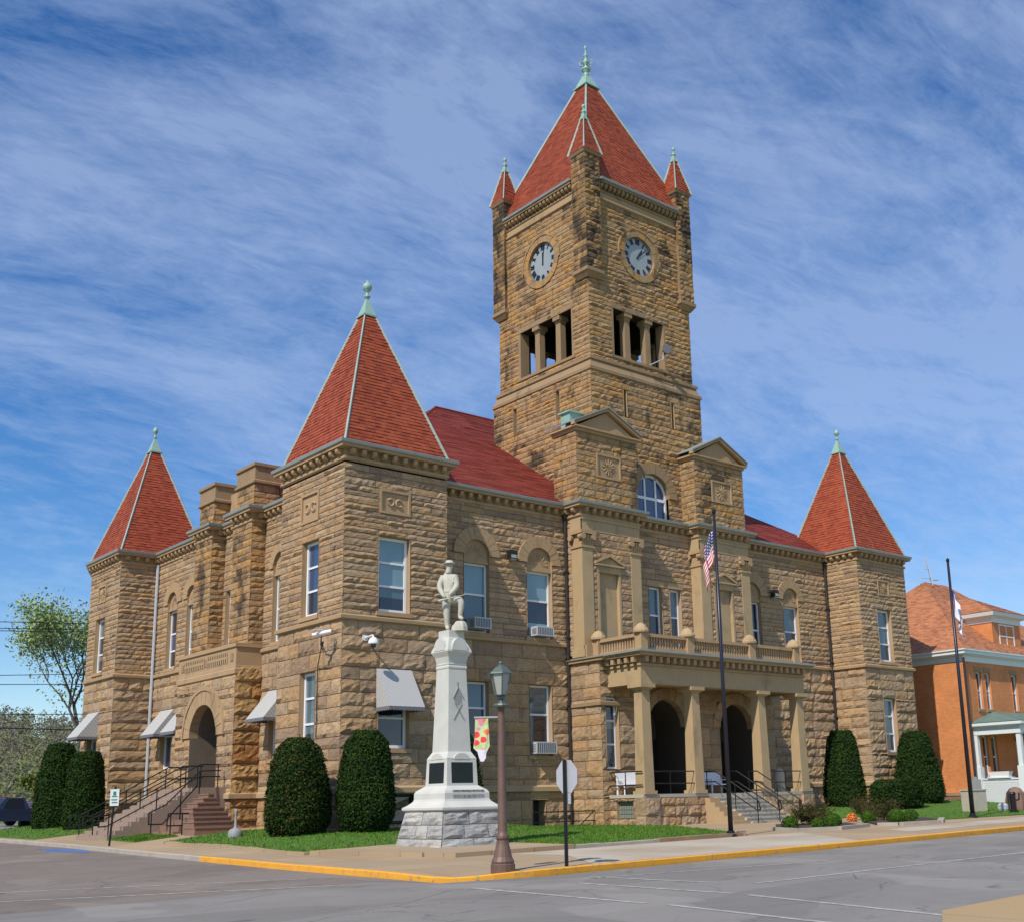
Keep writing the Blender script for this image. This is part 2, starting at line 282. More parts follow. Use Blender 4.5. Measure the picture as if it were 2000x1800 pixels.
# ------------------------------------------------------------------ mesh builder and objects
ORG = {}
def tag(o, label=None, cat=None, group=None, kind=None):
    if label: o['label'] = label
    if cat: o['category'] = cat
    if group: o['group'] = group
    if kind: o['kind'] = kind
    return o
def thing(name, loc, label, cat, group=None):
    o = bpy.data.objects.new(name, None); COL.objects.link(o); o.location = loc; o.empty_display_size = .2
    ORG[o.name] = Vector(loc); return tag(o, label, cat, group)
class MB:
    def __init__(s): s.v = []; s.f = []; s.b = []; s.cur = .5
    def add(s, pts, faces, b=None):
        k = len(s.v); s.v += [tuple(p) for p in pts]; s.f += [tuple(k+i for i in f) for f in faces]
        s.b += [s.cur if b is None else b]*len(faces)
    def poly(s, *pts, b=None): s.add(pts, [tuple(range(len(pts)))], b)
    def box(s, x0, x1, y0, y1, z0, z1, b=None):
        s.add([(x0, y0, z0), (x1, y0, z0), (x1, y1, z0), (x0, y1, z0), (x0, y0, z1), (x1, y0, z1), (x1, y1, z1), (x0, y1, z1)],
              [(0, 3, 2, 1), (4, 5, 6, 7), (0, 1, 5, 4), (1, 2, 6, 5), (2, 3, 7, 6), (3, 0, 4, 7)], b)
    def cbox(s, c, sx, sy, sz, rz=0, tap=1, b=None):   # box standing on c, rotated about z, tapered to the top
        p = []
        for z, q in ((0, 1), (sz, tap)):
            for x, y in ((-1, -1), (1, -1), (1, 1), (-1, 1)):
                X, Y = x*sx/2*q, y*sy/2*q; p.append((c[0]+X*cos(rz)-Y*sin(rz), c[1]+X*sin(rz)+Y*cos(rz), c[2]+z))
        s.add(p, [(0, 3, 2, 1), (4, 5, 6, 7), (0, 1, 5, 4), (1, 2, 6, 5), (2, 3, 7, 6), (3, 0, 4, 7)], b)
    def frus(s, c, a0, b0, a1, b1, z0, z1, b=None):     # rectangular frustum centred c, full sizes
        p = [(c[0]+x*a/2, c[1]+y*q/2, z) for a, q, z in ((a0, b0, z0), (a1, b1, z1)) for x, y in ((-1, -1), (1, -1), (1, 1), (-1, 1))]
        s.add(p, [(0, 3, 2, 1), (4, 5, 6, 7), (0, 1, 5, 4), (1, 2, 6, 5), (2, 3, 7, 6), (3, 0, 4, 7)], b)
    def cyl(s, p0, p1, r0, r1=None, n=10, cap=True):
        r1 = r0 if r1 is None else r1; p0 = Vector(p0); p1 = Vector(p1); d = (p1-p0)
        if d.length < 1e-6: return
        d.normalize(); a = d.orthogonal().normalized(); q = d.cross(a); P = []
        for c, r in ((p0, r0), (p1, r1)):
            for i in range(n): P.append(c+(a*cos(2*pi*i/n)+q*sin(2*pi*i/n))*r)
        F = [(i, (i+1) % n, n+(i+1) % n, n+i) for i in range(n)]
        if cap: F += [tuple(range(n-1, -1, -1)), tuple(range(n, 2*n))]
        s.add(P, F)
    def tube(s, pts, r, n=6):
        for a, b in zip(pts, pts[1:]): s.cyl(a, b, r, r, n)
    def lathe(s, c, prof, n=14, sq=False):
        P = []; k = len(prof)
        for r, z in prof:
            for i in range(n):
                a = 2*pi*i/n+(pi/4 if sq else 0); P.append((c[0]+r*cos(a), c[1]+r*sin(a), c[2]+z))
        F = [(j*n+i, j*n+(i+1) % n, (j+1)*n+(i+1) % n, (j+1)*n+i) for j in range(k-1) for i in range(n)]
        F += [tuple(range(n-1, -1, -1)), tuple(range((k-1)*n, k*n))]; s.add(P, F)
    def sweep(s, path, prof, closed=False):             # path xy list, outward on the right hand; prof [(d,z)] open polyline, bottom to top
        n = len(path); R = []
        for i, p in enumerate(path):
            p = Vector(p)
            a = (p-Vector(path[i-1])) if (i > 0 or closed) else None; c = (Vector(path[(i+1) % n])-p) if (i < n-1 or closed) else None
            N = []
            for d in (a, c):
                if d is not None: d = d.normalized(); N.append(Vector((d.y, -d.x)))
            m = N[0] if len(N) == 1 else (N[0]+N[1])/max(.3, 1+N[0].dot(N[1]))
            R.append([(p.x+m.x*d, p.y+m.y*d, z) for d, z in prof])
        k = len(prof); P = [q for r in R for q in r]; F = []
        for i in range(n if closed else n-1):
            j = (i+1) % n
            for t in range(k-1): F.append((i*k+t, j*k+t, j*k+t+1, i*k+t+1))
        if not closed: F += [tuple(range(k)), tuple(range((n-1)*k+k-1, (n-1)*k-1, -1))]
        s.add(P, F)
    def build(s, name, mat, parent=None, smooth=False, recalc=False, weld=False):
        me = bpy.data.meshes.new(name); o = bpy.data.objects.new(name, me); COL.objects.link(o)
        org = Vector((0, 0, 0))
        if parent is not None: o.parent = parent; org = ORG[parent.name]
        ORG[o.name] = org
        me.from_pydata([(p[0]-org.x, p[1]-org.y, p[2]-org.z) for p in s.v], [], s.f)
        at = me.attributes.new('blk', 'FLOAT', 'FACE'); at.data.foreach_set('value', s.b)
        me.materials.append(MAT[mat] if isinstance(mat, str) else mat)
        if weld:
            bm = bmesh.new(); bm.from_mesh(me); bmesh.ops.remove_doubles(bm, verts=bm.verts, dist=1e-4); bm.to_mesh(me); bm.free()
        if recalc:
            bm = bmesh.new(); bm.from_mesh(me); bmesh.ops.recalc_face_normals(bm, faces=bm.faces); bm.to_mesh(me); bm.free()
        if smooth: me.polygons.foreach_set('use_smooth', [True]*len(me.polygons))
        me.update(); return o
    def build_at(s, name, mat, loc, smooth=False, recalc=False):   # a thing that is one mesh
        loc = Vector(loc); s.v = [(p[0]-loc.x, p[1]-loc.y, p[2]-loc.z) for p in s.v]
        o = s.build(name, mat, None, smooth, recalc); o.location = loc; ORG[o.name] = loc; return o
def copy_tree(o, parent=None):
    c = o.copy(); COL.objects.link(c)
    if parent is not None: c.parent = parent
    for ch in o.children: copy_tree(ch, c)
    return c

# ------------------------------------------------------------------ terrain
def H(x, y):
    cx = max(-60, min(60, x+6.5)); cy = max(-40, min(60, y+16.5))
    z = -.75+.013*cx+.012*cy
    d = 99
    for (a, b, c, e) in ((0, 4.6, 0, 10), (25, 36.5, 0, 6), (0, 4.4, 17, 28)):
        dx = max(a-x, 0, x-b); dy = max(c-y, 0, y-e); d = min(d, sqrt(dx*dx+dy*dy))
    t = max(0, min(1, (6-d)/5)); return z+.33*t*t*(3-2*t)
DIP = (-6.25, -15.7)
def pav(x, y): return .13-.10*math.exp(-((x-DIP[0])**2+(y-DIP[1])**2)/1.1)
def sheet(name, poly, off, mat, step=1.5, kind='structure', skirt=0, parent=None):
    bm = bmesh.new(); vs = [bm.verts.new((x, y, 0)) for x, y in poly]; bm.faces.new(vs)
    xs = [p[0] for p in poly]; ys = [p[1] for p in poly]
    for ax, lo, hi in ((0, min(xs), max(xs)), (1, min(ys), max(ys))):
        n = int((hi-lo)/step)
        for i in range(1, n+1):
            c = [0, 0, 0]; c[ax] = lo+i*step; nn = [0, 0, 0]; nn[ax] = 1
            bmesh.ops.bisect_plane(bm, geom=bm.verts[:]+bm.edges[:]+bm.faces[:], plane_co=c, plane_no=nn)
    bmesh.ops.recalc_face_normals(bm, faces=bm.faces)
    if bm.faces and sum(f.normal.z for f in bm.faces) < 0: bmesh.ops.reverse_faces(bm, faces=bm.faces)
    if skirt:
        e = [x for x in bm.edges if len(x.link_faces) == 1]
        r = bmesh.ops.extrude_edge_only(bm, edges=e); low = {v for v in r['geom'] if isinstance(v, bmesh.types.BMVert)}
    else: low = set()
    for v in bm.verts:
        q = pav(v.co.x, v.co.y)+(off-.13) if off in (.13, .135) else off; v.co.z = H(v.co.x, v.co.y)+(q-skirt if v in low else q)
    me = bpy.data.meshes.new(name); bm.to_mesh(me); bm.free(); o = bpy.data.objects.new(name, me); COL.objects.link(o)
    me.materials.append(MAT[mat]); ORG[o.name] = Vector((0, 0, 0))
    if kind: o['kind'] = kind
    return o
def far_ground():
    g = MB(); xs = [-1800, -900, -500, -260, -140, -90, -66, -40, -20, 0, 20, 40, 54, 80, 130, 260, 500, 900, 1800]; ys = [-400, -200, -100, -57, -40, -20, 0, 20, 44, 70, 110, 200, 400, 800, 1800]
    for y in ys:
        for x in xs: g.v.append((x, y, H(x, y)-.45))
    n = len(xs)
    for j in range(len(ys)-1):
        for i in range(n-1): g.f.append((j*n+i, j*n+i+1, (j+1)*n+i+1, (j+1)*n+i)); g.b.append(.5)
    o = g.build('ground', 'grass'); o['kind'] = 'structure'
far_ground()
ARC = [(-6.7+2.6*(1-cos(a)), -13.9-2.6*sin(a)) for a in [radians(q) for q in range(0, 91, 10)]]
KERB = [(-5.2, 60), (-5.4, 25), (-5.5, 12), (-6.0, 4), (-6.35, -3), (-6.65, -9)]+ARC+[(0, -16.5), (4, -16.45), (10, -16.3), (16, -16.1), (24, -15.9), (40, -15.6), (90, -15)]
sheet('road', [(-6.75, -16.0), (-4.2, -16.6), (90, -15.2), (90, -27.3), (-3, -27.1), (-5.6, -27.3), (-7.2, -28.3), (-7.5, -40), (-60, -40), (-60, -14.6), (-7.4, -14.4)], 0, 'road', 2.5)
sheet('side_street', [(-7.4, -14.4), (-60, -14.6), (-60, 60), (-5.2, 60), (-5.4, 25), (-5.5, 12), (-6, 4), (-6.35, -3), (-6.65, -9), (-6.75, -16.0)], .001, 'road_brown', 2.5)
sheet('near_pavement', [(90, -27.3), (-3, -27.1), (-5.6, -27.3), (-7.2, -28.3), (-7.5, -40), (90, -40)], .05, 'walk_near', 3, skirt=.3)
KIN = [(x+(.16 if i < 6 else 0), y) for i, (x, y) in enumerate(KERB[:6])]+[(-6.54+2.45*(1-cos(a)), -13.9-2.45*sin(a)) for a in [radians(q) for q in range(0, 91, 10)]]+[(x, y+.16) for x, y in KERB[16:]]
def khp(p): return pav(p.x, p.y)+.018
def kerb(name, i0, i1, mat, step=.7):
    g = MB(); P = []
    for i in range(i0, i1):
        a, b = Vector(KERB[i]), Vector(KERB[i+1]); c, d = Vector(KIN[i]), Vector(KIN[i+1]); n = max(1, int((b-a).length/step))
        for k in range(n+(1 if i == i1-1 else 0)):
            t = k/n; P.append((a.lerp(b, t), c.lerp(d, t), khp(a.lerp(b, t))))
    for (a, c, h), (b, d, h2) in zip(P, P[1:]):
        j = random.uniform(-.006, .006)
        g.box
        za, zb = H(*a), H(*b)
        g.add([(a.x, a.y, za-.3), (b.x, b.y, zb-.3), (b.x, b.y, zb+h2-.02+j), (a.x, a.y, za+h-.02), (c.x, c.y, za+h), (d.x, d.y, zb+h2), (a.x*.8+c.x*.2, a.y*.8+c.y*.2, za+h), (b.x*.8+d.x*.2, b.y*.8+d.y*.2, zb+h2)],
              [(0, 3, 2, 1), (3, 6, 7, 2), (6, 4, 5, 7)])
    return tag(g.build(name, mat, recalc=False), kind='structure')
kerb('kerb', 0, 4, 'kerbstone'); kerb('painted_kerb', 4, len(KERB)-1, 'yellow')
sheet('pavement', KIN[4:]+[(90, 40), (-5.2, 40), (-5.0, 30), (-5.24, 25), (-5.34, 12), (-5.84, 4)], .13, 'walk', .8, skirt=.25)
def patch(name, poly, mat, off=.135): return sheet(name, poly, off, mat, 1.5)
patch('pale_pavement', [(-2.5, -16.2), (8, -16.1), (11.5, -11.2), (-1.2, -11.0), (-.6, -13)], 'walk_pale')
patch('pale_pavement', [(13, -14.5), (30, -13.8), (30, -11.8), (14, -12.9)], 'walk_pale')
# lawns with stone edging
LAWN1 = [(-4.25, 4.9), (-4.15, -5.6), (-1.25, -5.2), (1.5, -5.5), (1.55, -10.6), (8.9, -10.6), (9.4, -10.2), (13.2, -3.6), (13.0, .2), (12.6, 2.4), (4.7, 2.4), (4.7, .1), (-.1, .1), (-.1, 5.6)]
sheet('lawn', LAWN1, .2, 'grass', .8, skirt=.1)
LAWN3 = [(-5.0, 17.2), (-5.0, 29.5), (0, 29.5), (0, 22.6), (1.9, 22.4), (1.9, 16.6), (-.6, 16.4)]
sheet('lawn', LAWN3, .16, 'grass', 1.2, skirt=.1)
sheet('lawn', [(-4.2, 10.7), (-4.3, 7.4), (-2.75, 7.2), (-2.75, 10.6)], .17, 'grass', .8, skirt=.1)
LAWN2 = [(24, -5.2), (20.6, -4.9), (20.6, .1), (31.9, 2.1), (31.9, -.1), (40.5, -.1), (41, -.6), (60, -.6), (60, -11), (27, -10.9), (21.9, -10.3)]
sheet('lawn', LAWN2, .17, 'grass', 1.2, skirt=.1)
def edging(pts, mat, w=.3, h=.22):
    g = MB()
    for a, b in zip(pts, pts[1:]):
        a, b = Vector(a), Vector(b); L_ = (b-a).length; n = max(1, round(L_/1.3)); d = (b-a)/L_; nn = Vector((d.y, -d.x))
        for k in range(n):
            p, q = a+d*(L_*k/n+.006), a+d*(L_*(k+1)/n-.006); z = min(H(*p), H(*q))-.2; zt = random.uniform(-.012, .012)
            P = [(*(p), z), (*(q), z), (*(q+nn*w), z), (*(p+nn*w), z)]; P += [(x, y, H(x, y)+h+zt) for x, y, _ in P]
            g.add(P, [(4, 7, 6, 5), (0, 1, 5, 4), (1, 2, 6, 5), (2, 3, 7, 6), (3, 0, 4, 7)])
    return tag(g.build('lawn_edging', mat, recalc=True), kind='structure')
edging([(1.55, -10.6), (5, -10.6)], 'kerbstone'); edging([(5, -10.6), (8.9, -10.6), (9.6, -10.0)], 'brownstone', .3, .24)
edging([(-4.15, 4.6), (-4.12, -5.6)][::-1], 'walk', -.2, .21)
sheet('monument_pad', [(-4.15, -5.6), (-2.7, -10.9), (1.55, -10.9), (1.5, -5.5), (-1.25, -5.2)], .25, 'walk', 1.5, skirt=.2)
# planting beds
BED1 = [(15.4, -6.9), (12.5, -9.3), (11.9, -10.8), (13.2, -11.4), (15.6, -10.9), (17.4, -8.8)]
BED2 = [(19.2, -8.3), (16.6, -10.8), (16.9, -11.5), (18.8, -11.9), (21.0, -10.6), (22.6, -8.9)]
for P in (BED1, BED2):
    sheet('planting_bed', P, .2, 'soil', .8, skirt=.1)
    edging(P[1:5], 'kerbstone', .22, .25)
# road markings
def line(p, q, w=.13, mat='mark', off=.006, name='road_marking'):
    p, q = Vector(p), Vector(q); d = (q-p).normalized(); n = Vector((-d.y, d.x))*w/2
    return sheet(name, [tuple(p-n), tuple(q-n), tuple(q+n), tuple(p+n)], off, mat, 3)
line((-7.05, -17.6), (-7.1, -22.6)); line((-7.05, -23.1), (-7.5, -27.0))
line((-5.1, -18.6), (-5.0, -22.7)); line((-5.05, -23.1), (-5.8, -27.6))
line((-3.9, -17.6), (-3.5, -21.0), .12); line((-3.2, -21.7), (40, -21.9), .13)
line((-4.4, -17.9), (2.6, -19.2), .09)
line((-7.8, -12.2), (-14, -9.2), .12); line((-8.2, -14.6), (-15, -11.4), .12)
sheet('road_marking', [(-6.5, 6), (-5.95, 7.4), (-5.85, 10.2), (-6.4, 12), (-6.9, 9)], .007, 'blue_mark', 2)

# ------------------------------------------------------------------ stonework
class Face:
    def __init__(s, kind, pos): s.k = kind; s.p = pos; s.flip = kind in 'WN'
    def __call__(s, u, z, d):
        return {'S': (u, s.p-d, z), 'N': (u, s.p+d, z), 'W': (s.p-d, u, z), 'E': (s.p+d, u, z)}[s.k]
def fq(g, F, pts, b=None):       # pts (u,z,d) counter-clockwise seen from outside for a south wall
    P = [F(*p) for p in pts]; g.poly(*(P[::-1] if F.flip else P), b=b)
def fbox(g, F, u0, u1, z0, z1, d0, d1, b=None):
    p, q = F(u0, z0, d0), F(u1, z1, d1); g.box(min(p[0], q[0]), max(p[0], q[0]), min(p[1], q[1]), max(p[1], q[1]), z0, z1, b)
def block(g, F, a, b, z0, z1, amp, cell=.16, ea=False, eb=False):
    gp = .013; a += gp; b -= gp; z0 += gp; z1 -= gp
    if b-a < .04 or z1-z0 < .04: return
    nu = max(2, min(9, round((b-a)/cell))); nz = max(2, min(6, round((z1-z0)/(cell*.75)))); A = amp*random.uniform(.45, 1.25); tu, tz = random.uniform(-.3, .3), random.uniform(-.45, .45)
    P = []; ring = []
    for j in range(nz+1):
        for i in range(nu+1):
            e = i in (0, nu) or j in (0, nz); fu, fz = i/nu, j/nz
            d = (random.uniform(.002, .014) if j != 0 else random.uniform(.008, .03)) if e else max(.015, A*(.75+tu*(fu-.5)-(.55+tz)*(fz-.5)*1.5+random.uniform(-.4, .4)))
            ju = (-random.uniform(.0, .05) if i == 0 and ea else random.uniform(.0, .05) if i == nu and eb else 0) if i in (0, nu) else random.uniform(-.25, .25)*(b-a)/nu; jz = 0 if j in (0, nz) else random.uniform(-.25, .25)*(z1-z0)/nz
            P.append(F(a+(b-a)*fu+ju, z0+(z1-z0)*fz+jz, d))
    n = nu+1; Fc = [(j*n+i, j*n+i+1, (j+1)*n+i+1, (j+1)*n+i) for j in range(nz) for i in range(nu)]
    loop = [i for i in range(n)]+[j*n+nu for j in range(1, nz+1)]+[nz*n+i for i in range(nu-1, -1, -1)]+[j*n for j in range(nz-1, 0, -1)]
    k = len(P)
    for q in loop:
        j, i = divmod(q, n); P.append(F(a+(b-a)*i/nu, z0+(z1-z0)*j/nz, -.025))
    m = len(loop); Fc += [(k+t, k+(t+1) % m, loop[(t+1) % m], loop[t]) for t in range(m)]
    if F.flip: Fc = [f[::-1] for f in Fc]
    g.add(P, Fc, random.random())
def ashlar(g, F, u0, u1, breaks, holes=(), h=.3, w=.8, amp=.05, cell=.16):
    he = [z for q in holes if q[0] == 'r' for z in q[3:5] if breaks[0] < z < breaks[-1]]+[q[2] for q in holes if q[0] == 'c' and breaks[0] < q[2] < breaks[-1]]
    he = [z for i, z in enumerate(sorted(set(he))) if i == 0 or z-sorted(set(he))[i-1] > .004]
    breaks = sorted(set([breaks[0], breaks[-1]]+he+[z for z in breaks[1:-1] if all(abs(z-e) > .09 for e in he)]))
    breaks = [z for i, z in enumerate(breaks) if i == 0 or z-breaks[i-1] > .004]
    rows = []
    for za, zb in zip(breaks, breaks[1:]):
        n = max(1, round((zb-za)/h)); ww = [random.uniform(.75, 1.25) for _ in range(n)]; t = sum(ww); z = za
        for q in ww: rows.append((z, z+q*(zb-za)/t)); z += q*(zb-za)/t
    for za, zb in rows:
        cut = []
        for hh in holes:
            if hh[0] == 'r' and za+.01 < hh[4] and zb-.01 > hh[3]: cut.append((hh[1], hh[2]))
            if hh[0] == 'o' and zb > hh[2]-hh[3]+.06 and za < hh[2]+hh[3]-.06:
                m_ = (za+zb)/2-hh[2]; hf = sqrt(max(0, hh[3]**2-m_*m_))
                if hf > .05: cut.append((hh[1]-hf, hh[1]+hf))
            if hh[0] == 'c' and zb > hh[2]+.01 and zb < hh[2]+hh[3]-.05:
                hf = sqrt(max(0, (hh[3]-.04)**2-(max(za, hh[2])*.35+zb*.65-hh[2])**2))
                if hf > .05: cut.append((hh[1]-hf, hh[1]+hf))
        cut.sort(); iv = []; x = u0
        for a, b in cut:
            if a > x+.01: iv.append((x, min(a, u1)))
            x = max(x, b)
        if x < u1-.01: iv.append((x, u1))
        for a, b in iv:
            if b-a < .02: continue
            fq(g, F, [(a, za, -.012), (b, za, -.012), (b, zb, -.012), (a, zb, -.012)], b=.7)
            x = a
            while x < b-.01:
                q = w*random.uniform(.55, 1.5)*(1 if zb-za > .2 else .8)
                if b-(x+q) < w*.4: q = b-x
                block(g, F, x, x+q, za, zb, amp, cell, x < u0+.01, x+q > u1-.01); x += q
def reveal(g, F, a, b, z0, z1, dep=.3, sides='lrtb'):
    o = .035; own = g is None
    if own: g = MB()
    if 'l' in sides: fq(g, F, [(a, z0, -dep), (a, z0, o), (a, z1, o), (a, z1, -dep)][::-1])
    if 'r' in sides: fq(g, F, [(b, z0, o), (b, z0, -dep), (b, z1, -dep), (b, z1, o)][::-1])
    if 't' in sides: fq(g, F, [(a, z1, o), (b, z1, o), (b, z1, -dep), (a, z1, -dep)])
    if 'b' in sides: fq(g, F, [(a, z0, -dep), (b, z0, -dep), (b, z0, o), (a, z0, o)])
    if own: part(g, 'jamb', 'dressed', weld=True)
def arch_ring(g, F, uc, zc, r0, r1, d0, d1, n=11, a0=0, a1=180, gap=.8):
    st = (a1-a0)/n
    for i in range(n):
        lo, hi = radians(a0+i*st+gap/2), radians(a0+(i+1)*st-gap/2); dd = d1+random.uniform(-.012, .012); S = 3
        P = []
        for q in range(S+1):
            t = lo+(hi-lo)*q/S
            for r in (r0, r1):
                for d in (d0, dd): P.append(F(uc+r*cos(t), zc+r*sin(t), d))
        Fc = []
        for q in range(S):
            k = q*4; Fc += [(k+1, k+3, k+7, k+5), (k, k+1, k+5, k+4), (k+3, k+2, k+6, k+7)]
        Fc += [(0, 2, 3, 1), (S*4, S*4+1, S*4+3, S*4+2)]
        if F.flip: Fc = [f[::-1] for f in Fc]
        g.add(P, Fc, random.random())
def disc_half(g, F, uc, zc, r, d, zb, n=20):
    pts = [(uc-r, zb, d), (uc+r, zb, d)]+[(uc+r*cos(pi*i/n), zc+r*sin(pi*i/n), d) for i in range(0, n+1)]
    fq(g, F, pts)

CH = thing('courthouse', (18, 13, 0), 'tan rock-faced sandstone courthouse with red tiled pyramid roofs and a tall clock tower', 'building')
def window(F, a, b, z0, z1, rails=(.48,), tops=('blind',), d=-.17, mull=0, parent=CH, fw=.085, arch=None, ftone='white', name='window'):
    g = MB(); t = .1
    for p in ((a, a+fw, z0, z1), (b-fw, b, z0, z1), (a+fw, b-fw, z0, z0+fw), (a+fw, b-fw, z1-fw, z1)): fbox(g, F, *p, d-t, d)
    zs = [z0+fw]; rz = sorted(z1-(z1-z0)*r for r in rails)
    for r in rz: fbox(g, F, a+fw, b-fw, r-.04, r+.04, d-t+.01, d-.012)
    lv = [z0+fw]+[q for r in rz for q in (r-.04, r+.04)]+[z1-fw]
    if mull:
        for m in range(mull):
            u = a+(b-a)*(m+1)/(mull+1); fbox(g, F, u-.03, u+.03, z0+fw, z1-fw, d-t+.02, d-.016)
    w = g.build(name, ftone, parent)
    lights = [(lv[i], lv[i+1]) for i in range(0, len(lv), 2)][::-1]
    for (zl, zh), m in zip(lights, tops):
        q = MB()
        e = random.uniform(-.006, .006); e2 = random.uniform(-.006, .006)
        if m == 'glass' and random.random() < .3 and zh-zl > .5: m = (random.choice(('blind_dim', 'curtain')), random.uniform(.2, .6), 'glass')
        if isinstance(m, tuple):   # blind partly drawn
            zm = zh-(zh-zl)*m[1]
            fq(q, F, [(a+fw, zl, d-.06+e), (b-fw, zl, d-.06+e), (b-fw, zm, d-.06), (a+fw, zm, d-.06)]); q.build('pane', m[2], w)
            q = MB(); fq(q, F, [(a+fw, zm, d-.058), (b-fw, zm, d-.058), (b-fw, zh, d-.058+e2), (a+fw, zh, d-.058+e2)]); q.build('pane', m[0], w)
        else:
            fq(q, F, [(a+fw, zl, d-.06+e), (b-fw, zl, d-.06-e), (b-fw, zh, d-.06+e2), (a+fw, zh, d-.06+e2)]); q.build('pane', m, w)
    return w
def part(g, name, mat, parent=CH, **k): return g.build(name, mat, parent, **k)
SF0, SF1, SP, SC0 = Face('S', 0), Face('S', 2.16), Face('S', 1.1), Face('S', 1.72)
WF0, WF1, WP, WPO = Face('W', 0), Face('W', 2.01), Face('W', 1.33), Face('W', .78)
ZB, ZW, ZS, ZT = -1.0, 1.38, 7.6, 13.55
LO = [ZB, .2, ZW, 2.95, 5.88, ZS]; UP = [ZS+.16, 8.0, 10.92, ZT]
trim = None
def both(g, F, a, b, holes=()):
    ashlar(g, F, a, b, LO, holes, .52, 1.2, .075, .17); ashlar(g, F, a, b, UP, holes, .24, 1.1, .066, .15)
def sill(F, a, b, z, e=.1): q = MB(); fbox(q, F, a-e, b+e, z-.16, z-.002, -.28, .09); part(q, 'sill', 'dressed')
def lintel(F, a, b, z, h=.32, e=.2): q = MB(); fbox(q, F, a-e, b+e, z+.002, z+h, -.05, .05); part(q, 'lintel', 'dressed')
# -- near corner tower
g = MB()
hN = [('r', 1.5, 2.9, 8.0, 10.92), ('r', 1.55, 2.9, 2.95, 5.88), ('r', 1.52, 2.9, 11.8, 12.75), ('r', 1.9, 3.25, .25, 1.3)]
both(g, SF0, 0, 4.62, hN)
hNs = [('r', 1.82, 3.1, 8.0, 10.95), ('r', 1.86, 3.05, 2.95, 5.88), ('r', 1.9, 3.3, 11.7, 12.9)]
both(g, WF0, 0, 4.93, hNs)
for z0, z1 in ((ZB, ZS), (ZS, 14.0)): g.box(4.60, 4.64, .03, 2.2, z0, z1)
g.box(.02, 2.02, 4.92, 4.95, -.5, 14)
ashlar(g, Face('E', 4.62), 0, 2.16, UP, (), .29, .85, .05); 
part(g, 'wall', 'stone')
for F, hs in ((SF0, hN), (WF0, hNs)):
    for h_ in hs[:2]: reveal(trim, F, *h_[1:]); sill(F, h_[1], h_[2], h_[3])
reveal(trim, SF0, 1.9, 3.25, .25, 1.3)
window(SF0, 1.52, 2.88, 8.02, 10.9, (.34, .655), ('blind', 'blind', ('blind_dim', .45, 'glass')), fw=.11)
window(SF0, 1.57, 2.88, 2.97, 5.86, (.33, .62), ('glass', 'glass', 'glass'), fw=.11)
window(WF0, 1.84, 3.08, 8.02, 10.93, (.34, .66), ('glass_blue', 'glass_blue', 'glass'), fw=.11)
window(WF0, 1.88, 3.03, 2.97, 5.86, (.33, .66), ('blind_dim', 'blind_dim', 'glass'), fw=.11)
window(SF0, 1.92, 3.23, .27, 1.28, (.5,), ('glass', 'glass'), ftone='lampblack')
# -- front, mid left
A1 = (7.66, 11.26, .62, 1.22); A2 = (11.12, 11.26, .70, 1.22); A3 = (25.55, 11.26, .62, 1.22); A4 = (28.7, 11.26, .62, 1.1)
g = MB(); hM = [('r', 7.0, 8.33, 7.92, 11.3), ('c', A1[0], A1[1], 1.2), ('r', 10.4, 11.85, 7.92, 11.3), ('c', A2[0], A2[1], 1.2), ('r', 7.1, 8.25, 3.28, 5.88), ('r', 10.45, 11.7, 2.85, 5.88), ('r', 10.55, 11.25, -.6, 1.0)]
ashlar(g, SF1, 4.62, 12.73, [ZB, .2, ZW, 2.85, 3.28, 5.88, ZS], hM, .55, 1.15, .06, .18)
ashlar(g, SF1, 4.62, 12.73, UP, hM, .24, 1.1, .062)
part(g, 'wall', 'stone')
g = MB(); hR = [('r', 24.9, 26.2, 7.92, 11.3), ('c', A3[0], A3[1], 1.2), ('r', 28.05, 29.35, 7.92, 11.3), ('c', A4[0], A4[1], 1.1)]
both(g, SF1, 24.2, 32.0, hR); part(g, 'wall', 'stone')
def arched(F, a, b, z0, zh, A, rails, tops):
    uc, zc, r0, r1 = A; r0 = (b-a)/2; uc = (a+b)/2
    window(F, a+.02, b-.02, z0+.02, zh, rails, tops)
    reveal(trim, F, a, b, z0, zc, .3, 'lrb'); sill(F, a, b, z0)
    q = MB(); arch_ring(q, F, uc, zc, r0, r1, -.3, .085, 11); part(q, 'arch', 'dressed')
    q = MB(); disc_half(q, F, uc, zc, r0+.02, -.07, zh); fbox(q, F, a-.02, b+.02, zh-.0, zh+.12, -.2, -.02)
    for t in range(9):     # carved leaf ornament
        an = pi*(t+.5)/9; q.add([F(uc+.16*cos(an), zc-.05+.16*sin(an), -.065), F(uc+.42*r0/.65*cos(an-.13), zc-.05+.42*r0/.65*sin(an-.13), -.03), F(uc+.5*r0/.65*cos(an), zc-.05+.5*r0/.65*sin(an), -.035), F(uc+.42*r0/.65*cos(an+.13), zc-.05+.42*r0/.65*sin(an+.13), -.03)], [(0, 1, 2, 3)])
    part(q, 'tympanum', 'dressed')
arched(SF1, 7.0, 8.33, 7.92, 10.9, A1, (.45,), ('blind', 'blind_dim'))
arched(SF1, 10.4, 11.85, 7.92, 10.9, A2, (.44,), ('blind', ('glass', .62, 'blind')))
arched(SF1, 24.9, 26.2, 7.92, 10.9, A3, (.5,), ('glass', 'glass')); arched(SF1, 28.05, 29.35, 7.92, 10.9, A4, (.46,), ('blind_dim', 'glass'))
for a, b, z0, tp in ((7.1, 8.25, 3.28, (('blind_dim'), ('glass', .75, 'blind_dim'))), (10.45, 11.7, 2.85, ('blind_dim', 'glass'))):
    reveal(trim, SF1, a, b, z0, 5.88); sill(SF1, a, b, z0); window(SF1, a+.02, b-.02, z0+.02, 5.86, (.42,), tp)
